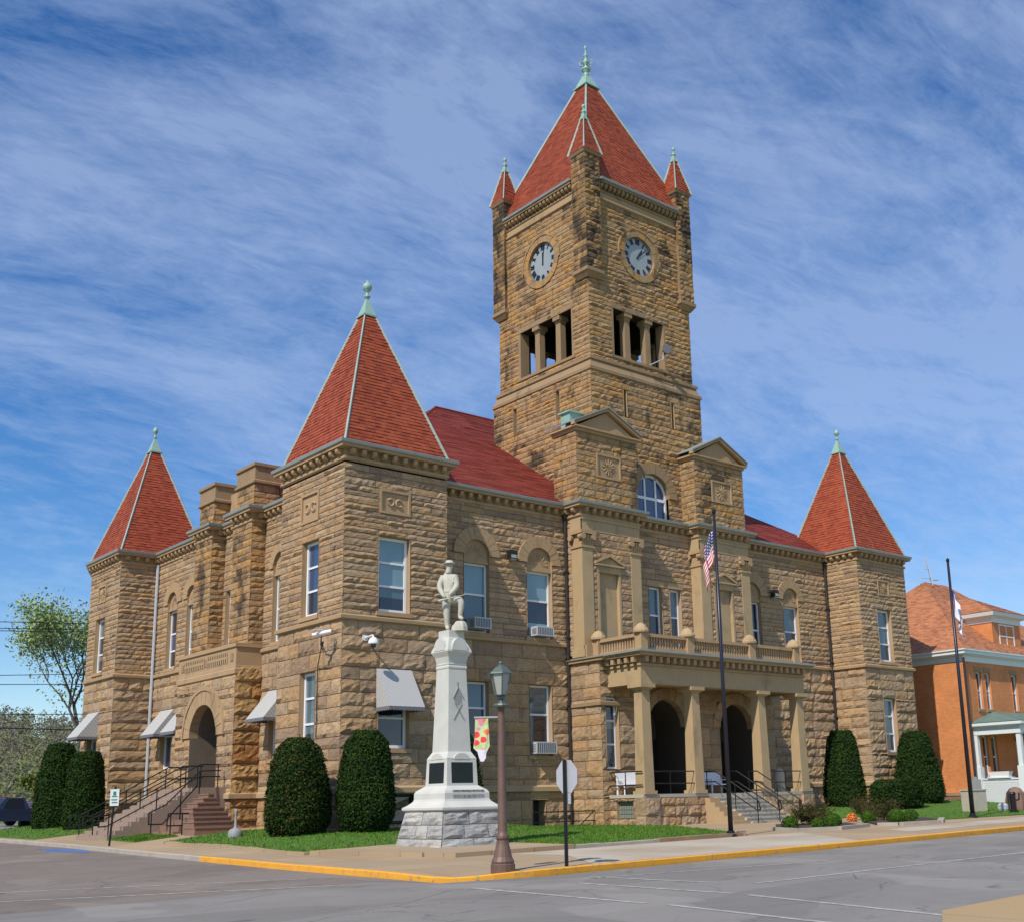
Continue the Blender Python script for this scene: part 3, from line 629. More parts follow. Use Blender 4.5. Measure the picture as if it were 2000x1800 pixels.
reveal(trim, SF1, 10.55, 11.25, -.6, 1.0, .5, 'lrt'); lintel(SF1, 10.55, 11.25, 1.0, .35, .15)
g = MB(); fbox(g, SF1, 10.57, 11.23, -.6, .98, -.5, -.45); dr = part(g, 'basement_door', 'dark')
# -- right tower
g = MB(); hT = [('r', 33.5, 34.8, 8.0, 10.92), ('r', 33.4, 34.55, 3.1, 6.0), ('r', 33.75, 34.85, 11.7, 12.6)]
both(g, SF0, 32.0, 36.5, hT); both(g, Face('W', 32.0), 0, 2.16); g.box(36.46, 36.5, .03, 27, -.5, 14); part(g, 'wall', 'stone')
for h_ in hT[:2]: reveal(trim, SF0, *h_[1:]); sill(SF0, h_[1], h_[2], h_[3])
window(SF0, 33.52, 34.78, 8.02, 10.9, (.34, .66), ('blind_dim', 'blind_dim', 'glass'), fw=.11, mull=0); window(SF0, 33.42, 34.53, 3.12, 5.98, (.33, .66), ('blind_dim', 'blind_dim', 'glass'), fw=.11)
# -- left front of the building
g = MB(); hL = [('r', 8.15, 9.5, 7.95, 11.3), ('c', 8.825, 11.25, 1.05), ('r', 8.2, 9.45, 2.95, 5.88)]
both(g, WF1, 4.93, 10.42, hL)
hL2 = [('r', 17.55, 18.75, 7.95, 11.3), ('c', 18.15, 11.25, 1.1), ('r', 19.95, 21.15, 7.95, 11.3), ('c', 20.55, 11.25, 1.1), ('r', 17.6, 18.75, 2.95, 5.88), ('r', 19.9, 21.2, 2.95, 5.88)]
both(g, WF1, 16.45, 22.66, hL2)
ashlar(g, WF1, 12.35, 14.62, [8, 8.3, 10.95, 12.2, ZT], [('r', 12.95, 14.28, 8.3, 10.95)], .29, .8, .05)
part(g, 'wall', 'stone')
arched(WF1, 8.15, 9.5, 7.95, 10.9, (8.825, 11.25, .6, 1.05), (.5,), ('glass', 'glass'))
arched(WF1, 17.55, 18.75, 7.95, 10.9, (18.15, 11.25, .6, 1.1), (.45, .75), ('glass', 'glass', 'glass')); arched(WF1, 19.95, 21.15, 7.95, 10.9, (20.55, 11.25, .6, 1.1), (.4, .7), ('glass', 'glass_blue', 'glass'))
reveal(trim, WF1, 12.95, 14.28, 8.3, 10.95); window(WF1, 12.97, 14.26, 8.32, 10.93, (.5,), ('glass', 'glass'))
for a, b in ((8.2, 9.45), (17.6, 18.75), (19.9, 21.2)): reveal(trim, WF1, a, b, 2.95, 5.88); sill(WF1, a, b, 2.95); window(WF1, a+.02, b-.02, 2.97, 5.86, (.45,), ('glass', 'glass_blue'))
# piers rising above the eaves
for y0, y1 in ((10.42, 12.35), (14.62, 16.45)):
    g = MB(); ashlar(g, WP, y0, y1, [7.9, ZT], (), .29, .75, .06); ashlar(g, Face('S', y0), 1.33, 2.05, [7.9, ZT], (), .29, .6, .06)
    ashlar(g, Face('W', 1.42), y0+.1, y1-.1, [14.15, 15.3], (), .29, .75, .05); ashlar(g, Face('S', y0+.1), 1.42, 3.3, [14.15, 15.3], (), .29, .6, .05)
    g.box(1.46, 3.3, y0+.14, y1-.1, 14, 15.3); part(g, 'pier', 'stone_tower')
    g = MB(); g.sweep([(3.35, y1-.06), (1.42, y1-.06), (1.42, y0+.06), (3.35, y0+.06)], [(0, 15.3), (.1, 15.34), (.1, 15.44), (.02, 15.5), (.02, 16.1), (.1, 16.12), (.1, 16.26), (-.4, 16.3), (-.95, 16.3)]); part(g, 'pier_cap', 'dressed_dark')
g = MB(); g.box(2.2, 3.0, 12.3, 14.7, 14, 15.75); part(g, 'parapet', 'dressed')
# left porch
PU, PR = 13.35, 1.42
g = MB(); hp = [('r', PU-PR, PU+PR, 1.8, 4.1), ('c', PU, 4.1, 2.05)]
ashlar(g, WPO, 10.36, 16.45, [ZB, .4, ZW, 1.8, 4.1, 6.6], hp, .5, .95, .08, .15)
part(g, 'porch_wall', 'stone')
g = MB(); ashlar(g, Face('S', 10.36), .78, 2.05, [ZB, .4, ZW, 2.8, 4.2, 5.6, 7.0], (), .6, 1.1, .10, .13); part(g, 'porch_wall', 'stone_stain')
g = MB(); arch_ring(g, WPO, PU, 4.1, PR, 2.05, -.35, .09, 13); arch_ring(g, WPO, PU, 4.1, 2.05, 2.22, -.05, .13, 26, gap=0); part(g, 'arch', 'dressed')
g = MB()    # vaulted passage
n = 14
for i in range(n):
    t0, t1 = pi*i/n, pi*(i+1)/n; fq(g, WPO, [(PU+PR*cos(t1), 4.1+PR*sin(t1), -.34), (PU+PR*cos(t0), 4.1+PR*sin(t0), -.34), (PU+PR*cos(t0), 4.1+PR*sin(t0), -2.4), (PU+PR*cos(t1), 4.1+PR*sin(t1), -2.4)])
reveal(g, WPO, PU-PR, PU+PR, 1.8, 4.1, 2.4, 'lr'); fq(g, WPO, [(PU-PR, 1.8, -2.4), (PU+PR, 1.8, -2.4), (PU+PR, 5.6, -2.4), (PU-PR, 5.6, -2.4)])
part(g, 'passage', 'passage')
g = MB(); fbox(g, WPO, PU-.75, PU+.75, 1.86, 4.1, -2.38, -2.3); dr = part(g, 'door', 'dark')
g = MB(); fbox(g, WPO, PU-.04, PU+.04, 1.86, 4.1, -2.29, -2.26); fbox(g, WPO, PU-.8, PU+.8, 4.1, 4.2, -2.36, -2.26); g.build('door_frame', 'lampblack', dr)
g = MB(); g.sweep([(2.01, 16.45), (.78, 16.45), (.78, 10.36), (2.01, 10.36)], [(0, 6.6), (.07, 6.65), (.07, 6.85), (.02, 6.9), (.02, 7.0), (.0, 7.02), (0, 7.8), (.07, 7.82), (.07, 7.98), (-1.3, 8.0)])
for k in range(27):
    y = 10.86+k*.2
    if k in (1, 13, 25) or k == 0 or k == 26: continue
    fbox(g, WPO, y-.055, y+.055, 7.16, 7.66, -.02, .024)
for y0, y1 in ((11.2, 13.2), (13.6, 15.8)): fbox(g, WPO, y0, y1, 7.36, 7.46, -.02, .027)
part(g, 'porch_parapet', 'dressed')
for y0, y1 in ((11.2, 13.2), (13.6, 15.8)): g = MB(); fbox(g, WPO, y0, y1, 7.18, 7.62, -.02, .008); part(g, 'pierced_panel', 'shade_black')  # dark strips painted as the shade in the parapet piercings
for y in (10.75, 13.4, 16.0): g = MB(); fbox(g, WPO, y-.13, y+.13, 7.22, 7.56, -.02, .03); part(g, 'carved_block', 'dressed_dark')
# steps on the left
g = MB(); N = 12
for i in range(N):
    z1 = 1.84-i*.165; x1 = -.45-i*.31; g.box(x1-.31, .86 if i == 0 else x1, 10.75, 14.3, -.8, z1)
part(g, 'side_stair', 'granite_pink')
g = MB()
for x0, x1, y0, z1 in ((-.72, -.48, 9.2, 1.56), (-1.12, -.56, 8.78, 1.39), (-1.53, -.59, 8.36, 1.21), (-1.89, -.6, 7.94, 1.01), (-2.07, -.61, 7.52, .83), (-2.21, -.68, 7.1, .65), (-2.38, -.81, 6.68, .48), (-2.5, -.99, 6.3, .28)):
    y1 = min(10.8, y0+1.0); g.box(x0, x1, y0, y1, -.8, z1-.05); g.box(x0-.02, x1+.02, y0-.03, y1, z1-.05, z1)
part(g, 'stepped_cheek', 'granite_brown')
g = MB()
for i in range(3): g.box(-1.75-.3*i, -1.3, 9.0-.15*i, 10.81, -.81, .55-i*.22)
part(g, 'lower_stair', 'granite_brown')
def rail(pts, posts, r=.028, name='handrail', mat='black_metal', gz=None):
    g = MB(); g.tube(pts, r)
    for p, zb in posts: g.cyl((p[0], p[1], zb), p, r*.9, r*.9, 6)
    return part(g, name, mat)
def stair_z(x): return 1.84 if x > -.45 else max(-.3, 1.84-(-.45-x)/.31*.165)
for y in (14.2, 12.6, 10.85):
    up, lo = [], []
    P = [(.5, y, 1.84+.95), (-.4, y, 1.84+.95), (-4.1, y, -.15+.95), (-4.5, y, .78), (-4.5, y, .35), (-4.15, y, .38), (-.4, y, 1.84+.45), (.5, y, 2.29)]
    rail(P, [((x, y, stair_z(x)+.94), stair_z(x)-.2) for x in (.4, -.5, -2.2, -4.1)])
rail([(.5, 10.85, 2.55), (-.6, 10.4, 2.5), (-2.2, 9.9, 1.15), (-2.9, 9.8, .85), (-2.9, 9.8, .4), (-2.3, 9.9, .4), (-.7, 10.4, 1.9)], [((-.6, 10.4, 2.5), .4), ((-1.5, 10.1, 1.75), -.3), ((-2.8, 9.8, .85), -.5)])
rail([(-2.15, 7.7, .8), (-2.95, 7.75, .8), (-3.0, 7.75, .35), (-2.15, 7.7, .35)], [((-2.85, 7.75, .8), -.5), ((-2.4, 7.72, .8), -.5)])
# -- far left tower
g = MB(); hF = [('r', 24.5, 25.8, 8.05, 10.92), ('r', 24.65, 25.9, 3.1, 6.0), ('r', 24.6, 25.7, 11.75, 12.7)]
both(g, WF0, 22.66, 27.0, hF); both(g, Face('S', 22.66), 0, 2.03); part(g, 'wall', 'stone')
for h_ in hF[:2]: reveal(trim, WF0, *h_[1:]); sill(WF0, h_[1], h_[2], h_[3])
window(WF0, 24.52, 25.78, 8.07, 10.9, (.34, .66), ('blind_dim', 'glass', 'glass'), fw=.11); window(WF0, 24.67, 25.88, 3.12, 5.98, (.5,), ('glass', 'glass_blue'), fw=.11)
g = MB(); g.box(0.05, 36.46, 26.96, 27.0, -.5, 14.1); g.box(4.66, 12.7, 26.0, 26.9, 13.9, 14.0); part(g, 'wall', 'stone')
# carved panels
def panel(F, a, b, z0, z1, rings=True):
    q = MB(); fq(q, F, [(a, z0, -.02), (b, z0, -.02), (b, z1, -.02), (a, z1, -.02)])
    for p in ((a, a+.09, z0, z1), (b-.09, b, z0, z1), (a+.09, b-.09, z0, z0+.09), (a+.09, b-.09, z1-.09, z1)): fbox(q, F, *p, -.05, .05)
    uc, zc, k = (a+b)/2, (z0+z1)/2, (z1-z0)
    for s_ in ((-1, 1) if rings else (0,)):
        c = uc+s_*.2*k; n = 16
        for t in range(n-3):
            t0 = 2*pi*t/n+(0 if s_ > 0 else pi)+.6; t1 = t0+2*pi/n
            q.add([F(c+r*k*cos(tt), zc+r*k*sin(tt), dd) for tt in (t0, t1) for r, dd in ((.1, 0), (.14, .04), (.19, 0))], [(0, 1, 4, 3), (1, 2, 5, 4)])
    if not rings:
        for t in range(12):
            an = 2*pi*t/12; q.add([F(uc, zc, .05), F(uc+.3*k*cos(an-.15), zc+.3*k*sin(an-.15), 0), F(uc+.36*k*cos(an), zc+.36*k*sin(an), .03), F(uc+.3*k*cos(an+.15), zc+.3*k*sin(an+.15), 0)], [(0, 1, 2, 3)])
    part(q, 'carved_panel', 'dressed')
panel(SF0, 1.52, 2.9, 11.8, 12.75); panel(WF0, 1.9, 3.3, 11.7, 12.9); panel(SF0, 33.75, 34.85, 11.7, 12.6, False); panel(WF0, 24.6, 25.7, 11.75, 12.7, False)
# -- pavilions (upper storey), centre wall
for x0, x1 in ((12.73, 16.43), (20.5, 24.2)):
    g = MB(); ashlar(g, SP, x0+.66, x1-.6, [7.2, 12.85], [('r', x0+1.0, x0+2.3, 7.2, 11.3)], .29, .7, .05)
    ashlar(g, Face('W', x0+.02), 1.1, 2.2, [7.2, 13.5], [('r', 1.0, 1.75, 7.2, 13.5)], .29, .5, .05); g.box(x0+.05, x1-.02, 1.16, 2.3, 12.85, 14.1); g.box(x1-.04, x1-.02, 1.12, 2.2, 7, 13)
    part(g, 'pavilion_wall', 'stone')
    g = MB(); fbox(g, SP, x0, x1, 12.86, 13.5, -.1, .02); g.box(x0-.012, x0+.06, 1.08, 1.8, 12.86, 13.5); fbox(g, SP, x0, x1, 13.36, 13.5, -.1, .06)
    part(g, 'frieze', 'pale_stone')
    for a, b in ((x0, x0+.68), (x1-.66, x1)):
        g = MB(); fbox(g, SP, a+.02, b-.02, 7.4, 12.05, -.72 if a == x0 else -.2, .05); fbox(g, SP, a-.05, b+.05, 7.1, 7.45, -.72 if a == x0 else -.2, .12); pl = part(g, 'pilaster', 'pale_stone')
        g = MB(); fbox(g, SP, a-.03, b+.03, 12.05, 12.15, -.7 if a == x0 else -.2, .1); fbox(g, SP, a-.12, b+.12, 12.68, 12.85, -.75 if a == x0 else -.2, .17)
        fbox(g, SP, a+.03, b-.03, 12.15, 12.68, -.6 if a == x0 else -.2, .03)
        for uu in (a+.02, b-.02): g.cyl((uu, 1.2, 12.55), (uu, .92, 12.55), .14, .14, 12)
        g.cyl((a-.02, 1.72, 12.55), (a-.14, 1.72, 12.55), .14, .14, 12)
        for i in range(5):
            u = a+.05+(b-a-.1)*i/4
            for zz, hh in ((12.15, .3), (12.3, .3)): g.add([(u-.07, 1.05, zz), (u+.07, 1.05, zz), (u+.05, .96, zz+hh), (u, .93, zz+hh+.03), (u-.05, .96, zz+hh)], [(0, 1, 2, 3, 4)])
        g.build('capital', 'dressed', pl)
    c = x0+1.65; g = MB(); fbox(g, SP, c-.62, c+.62, 7.2, 11.0, -.18, -.14); fbox(g, SP, c-.72, c-.6, 7.2, 11.0, -.18, .04); fbox(g, SP, c+.6, c+.72, 7.2, 11.0, -.18, .04); fbox(g, SP, c-.74, c+.74, 11.0, 11.3, -.18, .05)
    fbox(g, SP, c-.85, c+.85, 11.3, 11.38, -.1, .16)
    for (ua, za), (ub, zb) in (((c-.88, 11.38), (c, 11.75)), ((c, 11.75), (c+.88, 11.38))):
        P = [(u, z, d) for d in (-.05, .16) for u, z in ((ua, za), (ub, zb), (ub, zb+.1), (ua, za+.1))]; g.add([SP(*p) for p in P], [(3, 2, 1, 0), (4, 5, 6, 7), (0, 1, 5, 4), (1, 2, 6, 5), (2, 3, 7, 6), (3, 0, 4, 7)])
    fq(g, SP, [(c-.8, 11.38, .05), (c+.8, 11.38, .05), (c, 11.72, .05)])
    part(g, 'blind_niche', 'pale_stone')
g = MB(); ashlar(g, SC0, 16.43, 20.5, [7.2, 8.55, 10.8, 12.2, ZT], [('r', 17.5, 18.4, 8.0, 10.85), ('r', 18.93, 19.72, 8.0, 10.85)], .29, .85, .05); g.box(16.4, 20.5, 1.75, 2.1, 13.2, 14.1); part(g, 'wall', 'stone')
for a, b in ((17.5, 18.4), (18.93, 19.72)): reveal(trim, SC0, a, b, 8.0, 10.85); lintel(SC0, a, b, 10.85, .28, .12); window(SC0, a+.02, b-.02, 8.02, 10.83, (.48,), ('blind_dim', 'glass'))
# attic blocks with pediments
for x0, x1 in ((12.65, 16.45), (20.5, 24.15)):
    g = MB(); ashlar(g, Face('S', 1.15), x0, x1, [14.2, 15.5, 16.65, 17.5], [('r', x0+1.2, x0+2.75, 15.5, 16.65)], .29, .75, .05); ashlar(g, Face('W', x0), 1.15, 2.75, [14.2, 17.5], (), .29, .6, .055)
    g.box(x0+.05, x1-.02, 1.2, 2.7, 14, 17.6); part(g, 'attic_block', 'stone_tower')
    panel(Face('S', 1.15), x0+1.2, x0+2.75, 15.5, 16.65, False)
    c = (x0+x1)/2; g = MB(); g.sweep([(x0, 2.8), (x0, 1.15), (x1, 1.15), (x1, 2.8)], [(0, 17.5), (.08, 17.52), (.08, 17.62), (.2, 17.66), (.2, 17.74), (-.1, 17.76)])
    fq(g, Face('S', 1.15), [(x0, 17.74, -.0), (x1, 17.74, 0), (c, 18.72, 0)])
    part(g, 'pediment', 'dressed')
    F = Face('S', 1.15); hw = (x1-x0)/2+.25; gs, gr = MB(), MB()
    for s_ in (-1, 1):
        for (o0, o1, d1, dep) in ((0, .15, .19, 0), (.15, .21, .25, -1.85)):
            P = [(c+s_*hw, 17.74+o0, d1), (c, 18.76+o0, d1), (c, 18.76+o1, d1), (c+s_*hw, 17.74+o1, d1)]; P2 = [(u, z, dep-.05) for u, z, _ in P]
            fc = [(0, 1, 2, 3), (1, 0, 4, 5), (2, 1, 5, 6), (3, 2, 6, 7), (0, 3, 7, 4), (7, 6, 5, 4)]
            (gs if d1 < .2 else gr).add([F(*p) for p in P+P2], fc)
    part(gs, 'raking_cornice', 'dressed', recalc=True); part(gr, 'pediment_roof', 'gutter', recalc=True)
g = MB(); g.box(13.7, 14.75, 2.75, 3.4, 18.2, 19.05); g.box(13.6, 14.85, 2.65, 3.5, 19.05, 19.13); part(g, 'roof_vent', 'copper')
# -- entrance storey under the balcony
FY = Face('S', .1); g = MB()
AR = ((16.7, 1.2, 4.1), (21.4, 1.15, 4.1)); he = [('r', 12.98, 13.75, 2.2, 5.3)]
for c, r, z in AR: he += [('r', c-r, c+r, 1.0, z), ('c', c, z, r+.5)]
ashlar(g, FY, 12.73, 24.2, [ZB, 1.1, 2.2, 4.1, 5.3, 6.95], he, .55, 1.1, .06, .18); ashlar(g, Face('W', 12.73), .1, 2.16, [ZB, .4, ZW, 6.9], (), .55, 1.0, .06, .18); part(g, 'entrance_wall', 'stone')
reveal(trim, FY, 12.98, 13.75, 2.2, 5.3); window(FY, 13.0, 13.73, 2.22, 5.28, (.33, .66), ('glass', 'glass', 'glass'))
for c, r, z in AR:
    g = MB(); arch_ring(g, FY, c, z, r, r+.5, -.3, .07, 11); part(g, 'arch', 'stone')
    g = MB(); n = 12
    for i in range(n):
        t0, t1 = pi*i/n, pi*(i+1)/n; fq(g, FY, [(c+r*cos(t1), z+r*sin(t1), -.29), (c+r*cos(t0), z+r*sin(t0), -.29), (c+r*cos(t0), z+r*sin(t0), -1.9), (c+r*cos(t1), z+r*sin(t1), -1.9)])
    reveal(g, FY, c-r, c+r, 1.0, z, 1.9, 'lr'); fq(g, FY, [(c-r, 1, -1.9), (c+r, 1, -1.9), (c+r, 5.4, -1.9), (c-r, 5.4, -1.9)]); part(g, 'entrance_recess', 'recess_shade')
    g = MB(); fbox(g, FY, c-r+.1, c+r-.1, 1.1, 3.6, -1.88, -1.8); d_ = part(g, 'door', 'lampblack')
    g = MB(); fbox(g, FY, c-.5, c+.1, 2.1, 3.3, -1.79, -1.77); g.build('door_pane', 'glass', d_)
    g = MB(); fbox(g, FY, c+.02, c+.06, 1.9, 2.1, -1.78, -1.73); g.build('door_handle', 'chrome', d_)
g = MB(); g.sweep([(12.73, 2.16), (12.73, .1), (24.2, .1), (24.2, 2.16)], [(0, 5.0), (.09, 5.03), (.09, 5.2), (0, 5.24)]) if False else None
g.sweep([(12.73, 2.16), (12.73, .1), (15.0, .1)], [(0, 4.88), (.1, 4.92), (.1, 5.06), (0, 5.1)]); part(g, 'string_course', 'dressed_dark'); g = MB(); g.sweep([(18.42, .1), (19.75, .1)], [(0, 4.88), (.1, 4.92), (.1, 5.06), (0, 5.1)]); part(g, 'string_course', 'dressed_dark')
# porch floor, base, steps
g = MB(); g.box(13.05, 17.0, -2.0, .1, .98, 1.12); g.box(17.0, 20.7, -1.9, .1, .9, 1.1); g.box(20.7, 24.2, -2.0, .1, .98, 1.12); part(g, 'porch_floor', 'concrete')
g = MB(); FB = Face('W', 13.1); ashlar(g, FB, -1.98, .1, [ZB, .15, .85, .98], [('r', -1.35, -.35, .15, .85)], .36, .5, .07, .12); ashlar(g, Face('S', -1.98), 13.1, 17.0, [ZB, .2, .98], (), .42, .9, .07, .14); part(g, 'porch_base', 'stone'); g = MB(); ashlar(g, Face('S', -1.98), 20.7, 24.2, [ZB, .2, .98], (), .42, .9, .07, .14)
part(g, 'porch_base', 'stone')
for x in (13.45, 23.75): g = MB(); ashlar(g, Face('S', -2.1), x-.4, x+.4, [ZB, .25, .98], (), .5, .9, .07, .14); ashlar(g, Face('W', x-.4), -2.1, -1.5, [ZB, .25, .98], (), .5, .9, .06, .14); part(g, 'porch_pier', 'stone')
reveal(trim, FB, -1.35, -.35, .15, .85, .2)
g = MB()
for i in range(7):
    for j in range(4): fbox(g, FB, -1.35+i/7+.01, -1.35+(i+1)/7-.01, .15+j*.175+.01, .15+(j+1)*.175-.01, -.16, -.12)
part(g, 'glass_block_window', 'glassblock')
g = MB()
for i in range(8):
    z1 = 1.1-(i+1)*.172; y0 = -1.9-.31*(i+1); g.box(17.352, 20.348, y0, y0+.31, -.9, z1-.05); g.box(17.352, 20.348, y0-.025, y0+.285, z1-.05, z1)
part(g, 'front_stair', 'concrete')
for x0, x1 in ((16.72, 17.35), (20.35, 20.98)):
    g = MB()
    for i in range(7): g.box(x0-.09*i if x0 < 18 else x0, x1, -1.98-.33*(i+1), -1.98-.33*i, -.9, 1.1-(i+1)*.19)
    part(g, 'stair_cheek', 'pale_stone')
# columns, beam, balcony
g0 = None
for x in (13.45, 16.5, 20.95, 23.75):
    g = MB(); g.box(x-.36, x+.36, -2.06, -1.34, 1.12, 1.26); g.frus((x, -1.7), .56, .56, .46, .46, 1.26, 5.42); cl = part(g, 'column', 'pale_stone')
    g = MB(); g.frus((x, -1.7), .5, .5, .78, .78, 5.42, 5.52); g.box(x-.42, x+.42, -2.12, -1.28, 5.52, 5.68); g.build('capital', 'pale_stone', cl)
g = MB(); g.box(13.15, 24.05, -2.0, -1.42, 5.68, 6.42)
for x0, x1 in ((13.15, 13.6), (23.6, 24.05)): g.box(x0, x1, -1.42, .1, 5.68, 6.42)
g.box(13.6, 23.6, -1.42, .1, 6.3, 6.42)
for x in (16.9, 20.6): g.box(x-.006, x+.006, -2.004, -1.9, 5.7, 6.4)
part(g, 'beam', 'pale_stone')
g = MB(); g.sweep([(12.9, 2.1), (12.9, .1), (13.15, .1), (13.15, -2.0), (24.05, -2.0), (24.05, .1), (24.3, 2.1)], [(0, 6.42), (.06, 6.44), (.06, 6.54), (.0, 6.56), (0, 6.82), (.33, 6.84), (.33, 6.92), (.4, 6.97), (.4, 6.99)])
x = 13.3
while x < 24: g.box(x-.09, x+.09, -2.28, -2.0, 6.58, 6.82); x += .42
y = -1.8
while y < .2: g.box(12.87, 13.15, y-.09, y+.09, 6.58, 6.82); y += .42
part(g, 'balcony_cornice', 'dressed')
g = MB(); g.box(12.7, 24.5, -2.45, 2.16, 6.99, 7.07); part(g, 'balcony_slab', 'gutter')
BX0, BX1, BY = 13.2, 23.6, -2.05
bal = MB(); bal.box(BX0, BX1, BY, BY+.22, 7.07, 7.22); bal.box(BX0, BX1, BY-.03, BY+.25, 7.68, 7.82); bal.box(BX0, BX0+.22, BY, 1.1, 7.07, 7.22); bal.box(BX0-.03, BX0+.25, BY, 1.1, 7.68, 7.82)
bal.box(12.75, 13.2, .9, 1.1, 7.07, 7.6)
g = bal; x = BX0+.2
while x < BX1-.1: g.frus((x, BY+.11), .1, .1, .06, .06, 7.22, 7.45); g.frus((x, BY+.11), .06, .06, .1, .1, 7.45, 7.68); x += .165
y = BY+.4
while y < 1.0: g.frus((BX0+.11, y), .1, .1, .06, .06, 7.22, 7.45); g.frus((BX0+.11, y), .06, .06, .1, .1, 7.45, 7.68); y += .165
bo = part(bal, 'balustrade', 'dressed')
for (x, y) in ((13.3, -1.95), (16.15, -1.95), (20.3, -1.95), (23.5, -1.95), (13.3, .75)):
    g = MB(); g.box(x-.2, x+.2, y-.2, y+.2, 7.07, 7.84); g.build('baluster_post', 'dressed', bo)
    g = MB(); g.lathe((x, y, 7.84), [(.34, 0), (.35, .08), (.3, .2), (.16, .36), (.04, .42)], 12, True); g.box(x-.03, x+.03, y-.3, y-.1, 8.02, 8.14); g.build('post_cap', 'pale_stone', bo)
# front handrails
for x in (17.45, 18.85, 20.25):
    rail([(x, -1.4, 2.05), (x, -2.0, 2.05), (x, -4.35, .75), (x, -4.45, .4), (x, -4.3, .35), (x, -2.0, 1.6), (x, -1.4, 1.6)], [((x, -1.5, 2.05), 1.1), ((x, -3.1, 1.45), .3), ((x, -4.3, .76), -.5)])
for (x0, x1) in ((13.2, 16.3), (21.1, 23.6)):
    rail([(x0, -1.9, 2.05), (x1, -1.9, 2.05)], [(((x0+x1)/2, -1.9, 2.05), 1.1)], .025); rail([(x0, -1.9, 1.55), (x1, -1.9, 1.55)], [], .025)
rail([(13.1, -1.9, 2.05), (13.1, .1, 2.05)], [((13.1, -.9, 2.05), 1.1)], .025); rail([(13.1, -1.9, 1.5), (13.1, .1, 1.5)], [], .025)
rail([(9.3, .6, .50), (12.9, .6, .50)], [((9.3, .6, .5), -.6), ((11.4, .6, .5), -.6), ((12.85, .6, .5), -.6)], .025); rail([(9.3, .6, .1), (12.9, .6, .1)], [], .022); rail([(11.5, .6, -.3), (12.6, .6, .48)], [], .022)
# -- string courses, water table
LP = [(0, 27), (0, 22.66), (2.01, 22.66), (2.01, 16.45)]; LP2 = [(2.01, 10.36), (2.01, 4.93), (0, 4.93), (0, 0), (4.62, 0), (4.62, 2.16), (12.73, 2.16)]; RP = [(24.2, 2.16), (32, 2.16), (32, 0), (36.5, 0), (36.5, 6)]
g = MB()
for p in (LP, LP2, RP): g = MB(); g.sweep(p, [(.02, ZS-.02), (.13, ZS+.02), (.14, ZS+.14), (.03, ZS+.2)]); part(g, 'string_course', 'dressed')
for p in (LP+[(.78, 16.45)], [(.78, 14.9), (.78, 16.45)][::-1], [(.78, 11.8), (.78, 10.36), (2.01, 10.36)], LP2, RP): g = MB(); g.sweep(p, [(.06, 1.34), (.15, 1.36), (.15, 1.54), (.03, 1.62)]); part(g, 'water_table', 'pale_stone')
# -- cornices: bed mould, brackets, corona, gutter
def cornice(path, zt, nm='cornice', st=.47, sc=1.0, mat='dressed'):
    g = MB(); g.sweep(path, [(.0, zt-.72), (.08, zt-.66), (.08, zt-.56), (.0, zt-.52), (0, zt-.27), (.30, zt-.25), (.30, zt-.17), (.345, zt-.14), (.345, zt-.12)])
    for a, b in zip(path, path[1:]):
        a, b = Vector(a), Vector(b); L_ = (b-a).length; d = (b-a)/L_; n = Vector((d.y, -d.x))
        if L_ < .35: continue
        k = max(1, round(L_/st))
        for i in range(k):
            p = a+d*(L_*(i+.5)/k); w = .085
            pts = []
            for q in (-w, w):
                for dd, z in ((0, -.50), (.1, -.5), (.22, -.46), (.26, -.40), (.26, -.28), (0, -.28)): pts.append((p.x+d.x*q+n.x*dd, p.y+d.y*q+n.y*dd, zt+z))
            g.add(pts, [(0, 1, 2, 3, 4, 5), (11, 10, 9, 8, 7, 6)]+[(i2, i2+6, (i2+1) % 6+6, (i2+1) % 6) for i2 in range(6)])
    c = part(g, nm, mat); g = MB(); g.sweep(path, [(.345, zt-.12), (.365, zt-.12), (.385, zt-.02), (.385, zt), (.33, zt), (.25, zt-.02), (-.3, zt+.06)]); g.build('gutter', 'gutter', c)
    return c
cornice([(2.3, 4.93), (0, 4.93), (0, 0), (4.62, 0), (4.62, 2.6)], 14.33)
cornice([(0, 27), (0, 22.66), (2.01, 22.66), (2.01, 16.45), (1.33, 16.45), (1.33, 14.62), (2.01, 14.62), (2.01, 12.35), (1.33, 12.35), (1.33, 10.42), (2.01, 10.42), (2.01, 4.95)], 14.17)
cornice([(4.62, 2.16), (12.73, 2.16), (12.73, 1.1), (16.43, 1.1), (16.43, 1.72), (20.5, 1.72), (20.5, 1.1), (24.2, 1.1), (24.2, 2.16), (32, 2.16), (32, 0), (36.5, 0), (36.5, 5)], 14.17)
# -- roofs
def roof_face(g, A, B, C, D, row=.16, tile=.24, lift=.022):
    A, B, C, D = map(Vector, (A, B, C, D)); n = (B-A).cross(D-A).normalized()
    R = max(2, int(((D+C)/2-(A+B)/2).length/row))
    for i in range(R):
        t0, t1 = i/R, (i+1)/R; a, b, c, d = A.lerp(D, t0), B.lerp(C, t0), B.lerp(C, t1), A.lerp(D, t1)
        m = max(1, int((b-a).length/tile)) if tile else 1; o = .5/m if i % 2 else 0
        cuts = sorted({0., 1.}|{min(1, max(0, k/m+o)) for k in range(m+1)})
        for s0, s1 in zip(cuts, cuts[1:]):
            if s1-s0 < 1e-4: continue
            e = lift*random.uniform(.5, 1.6)
            p, q = a.lerp(b, s0)+n*e, a.lerp(b, s1)+n*e; r, s = d.lerp(c, s1)+n*.003, d.lerp(c, s0)+n*.003
            p0, q0 = a.lerp(b, s0), a.lerp(b, s1)
            g.add([p, q, r, s, p0, q0], [(0, 1, 2, 3), (4, 5, 1, 0)], random.random())
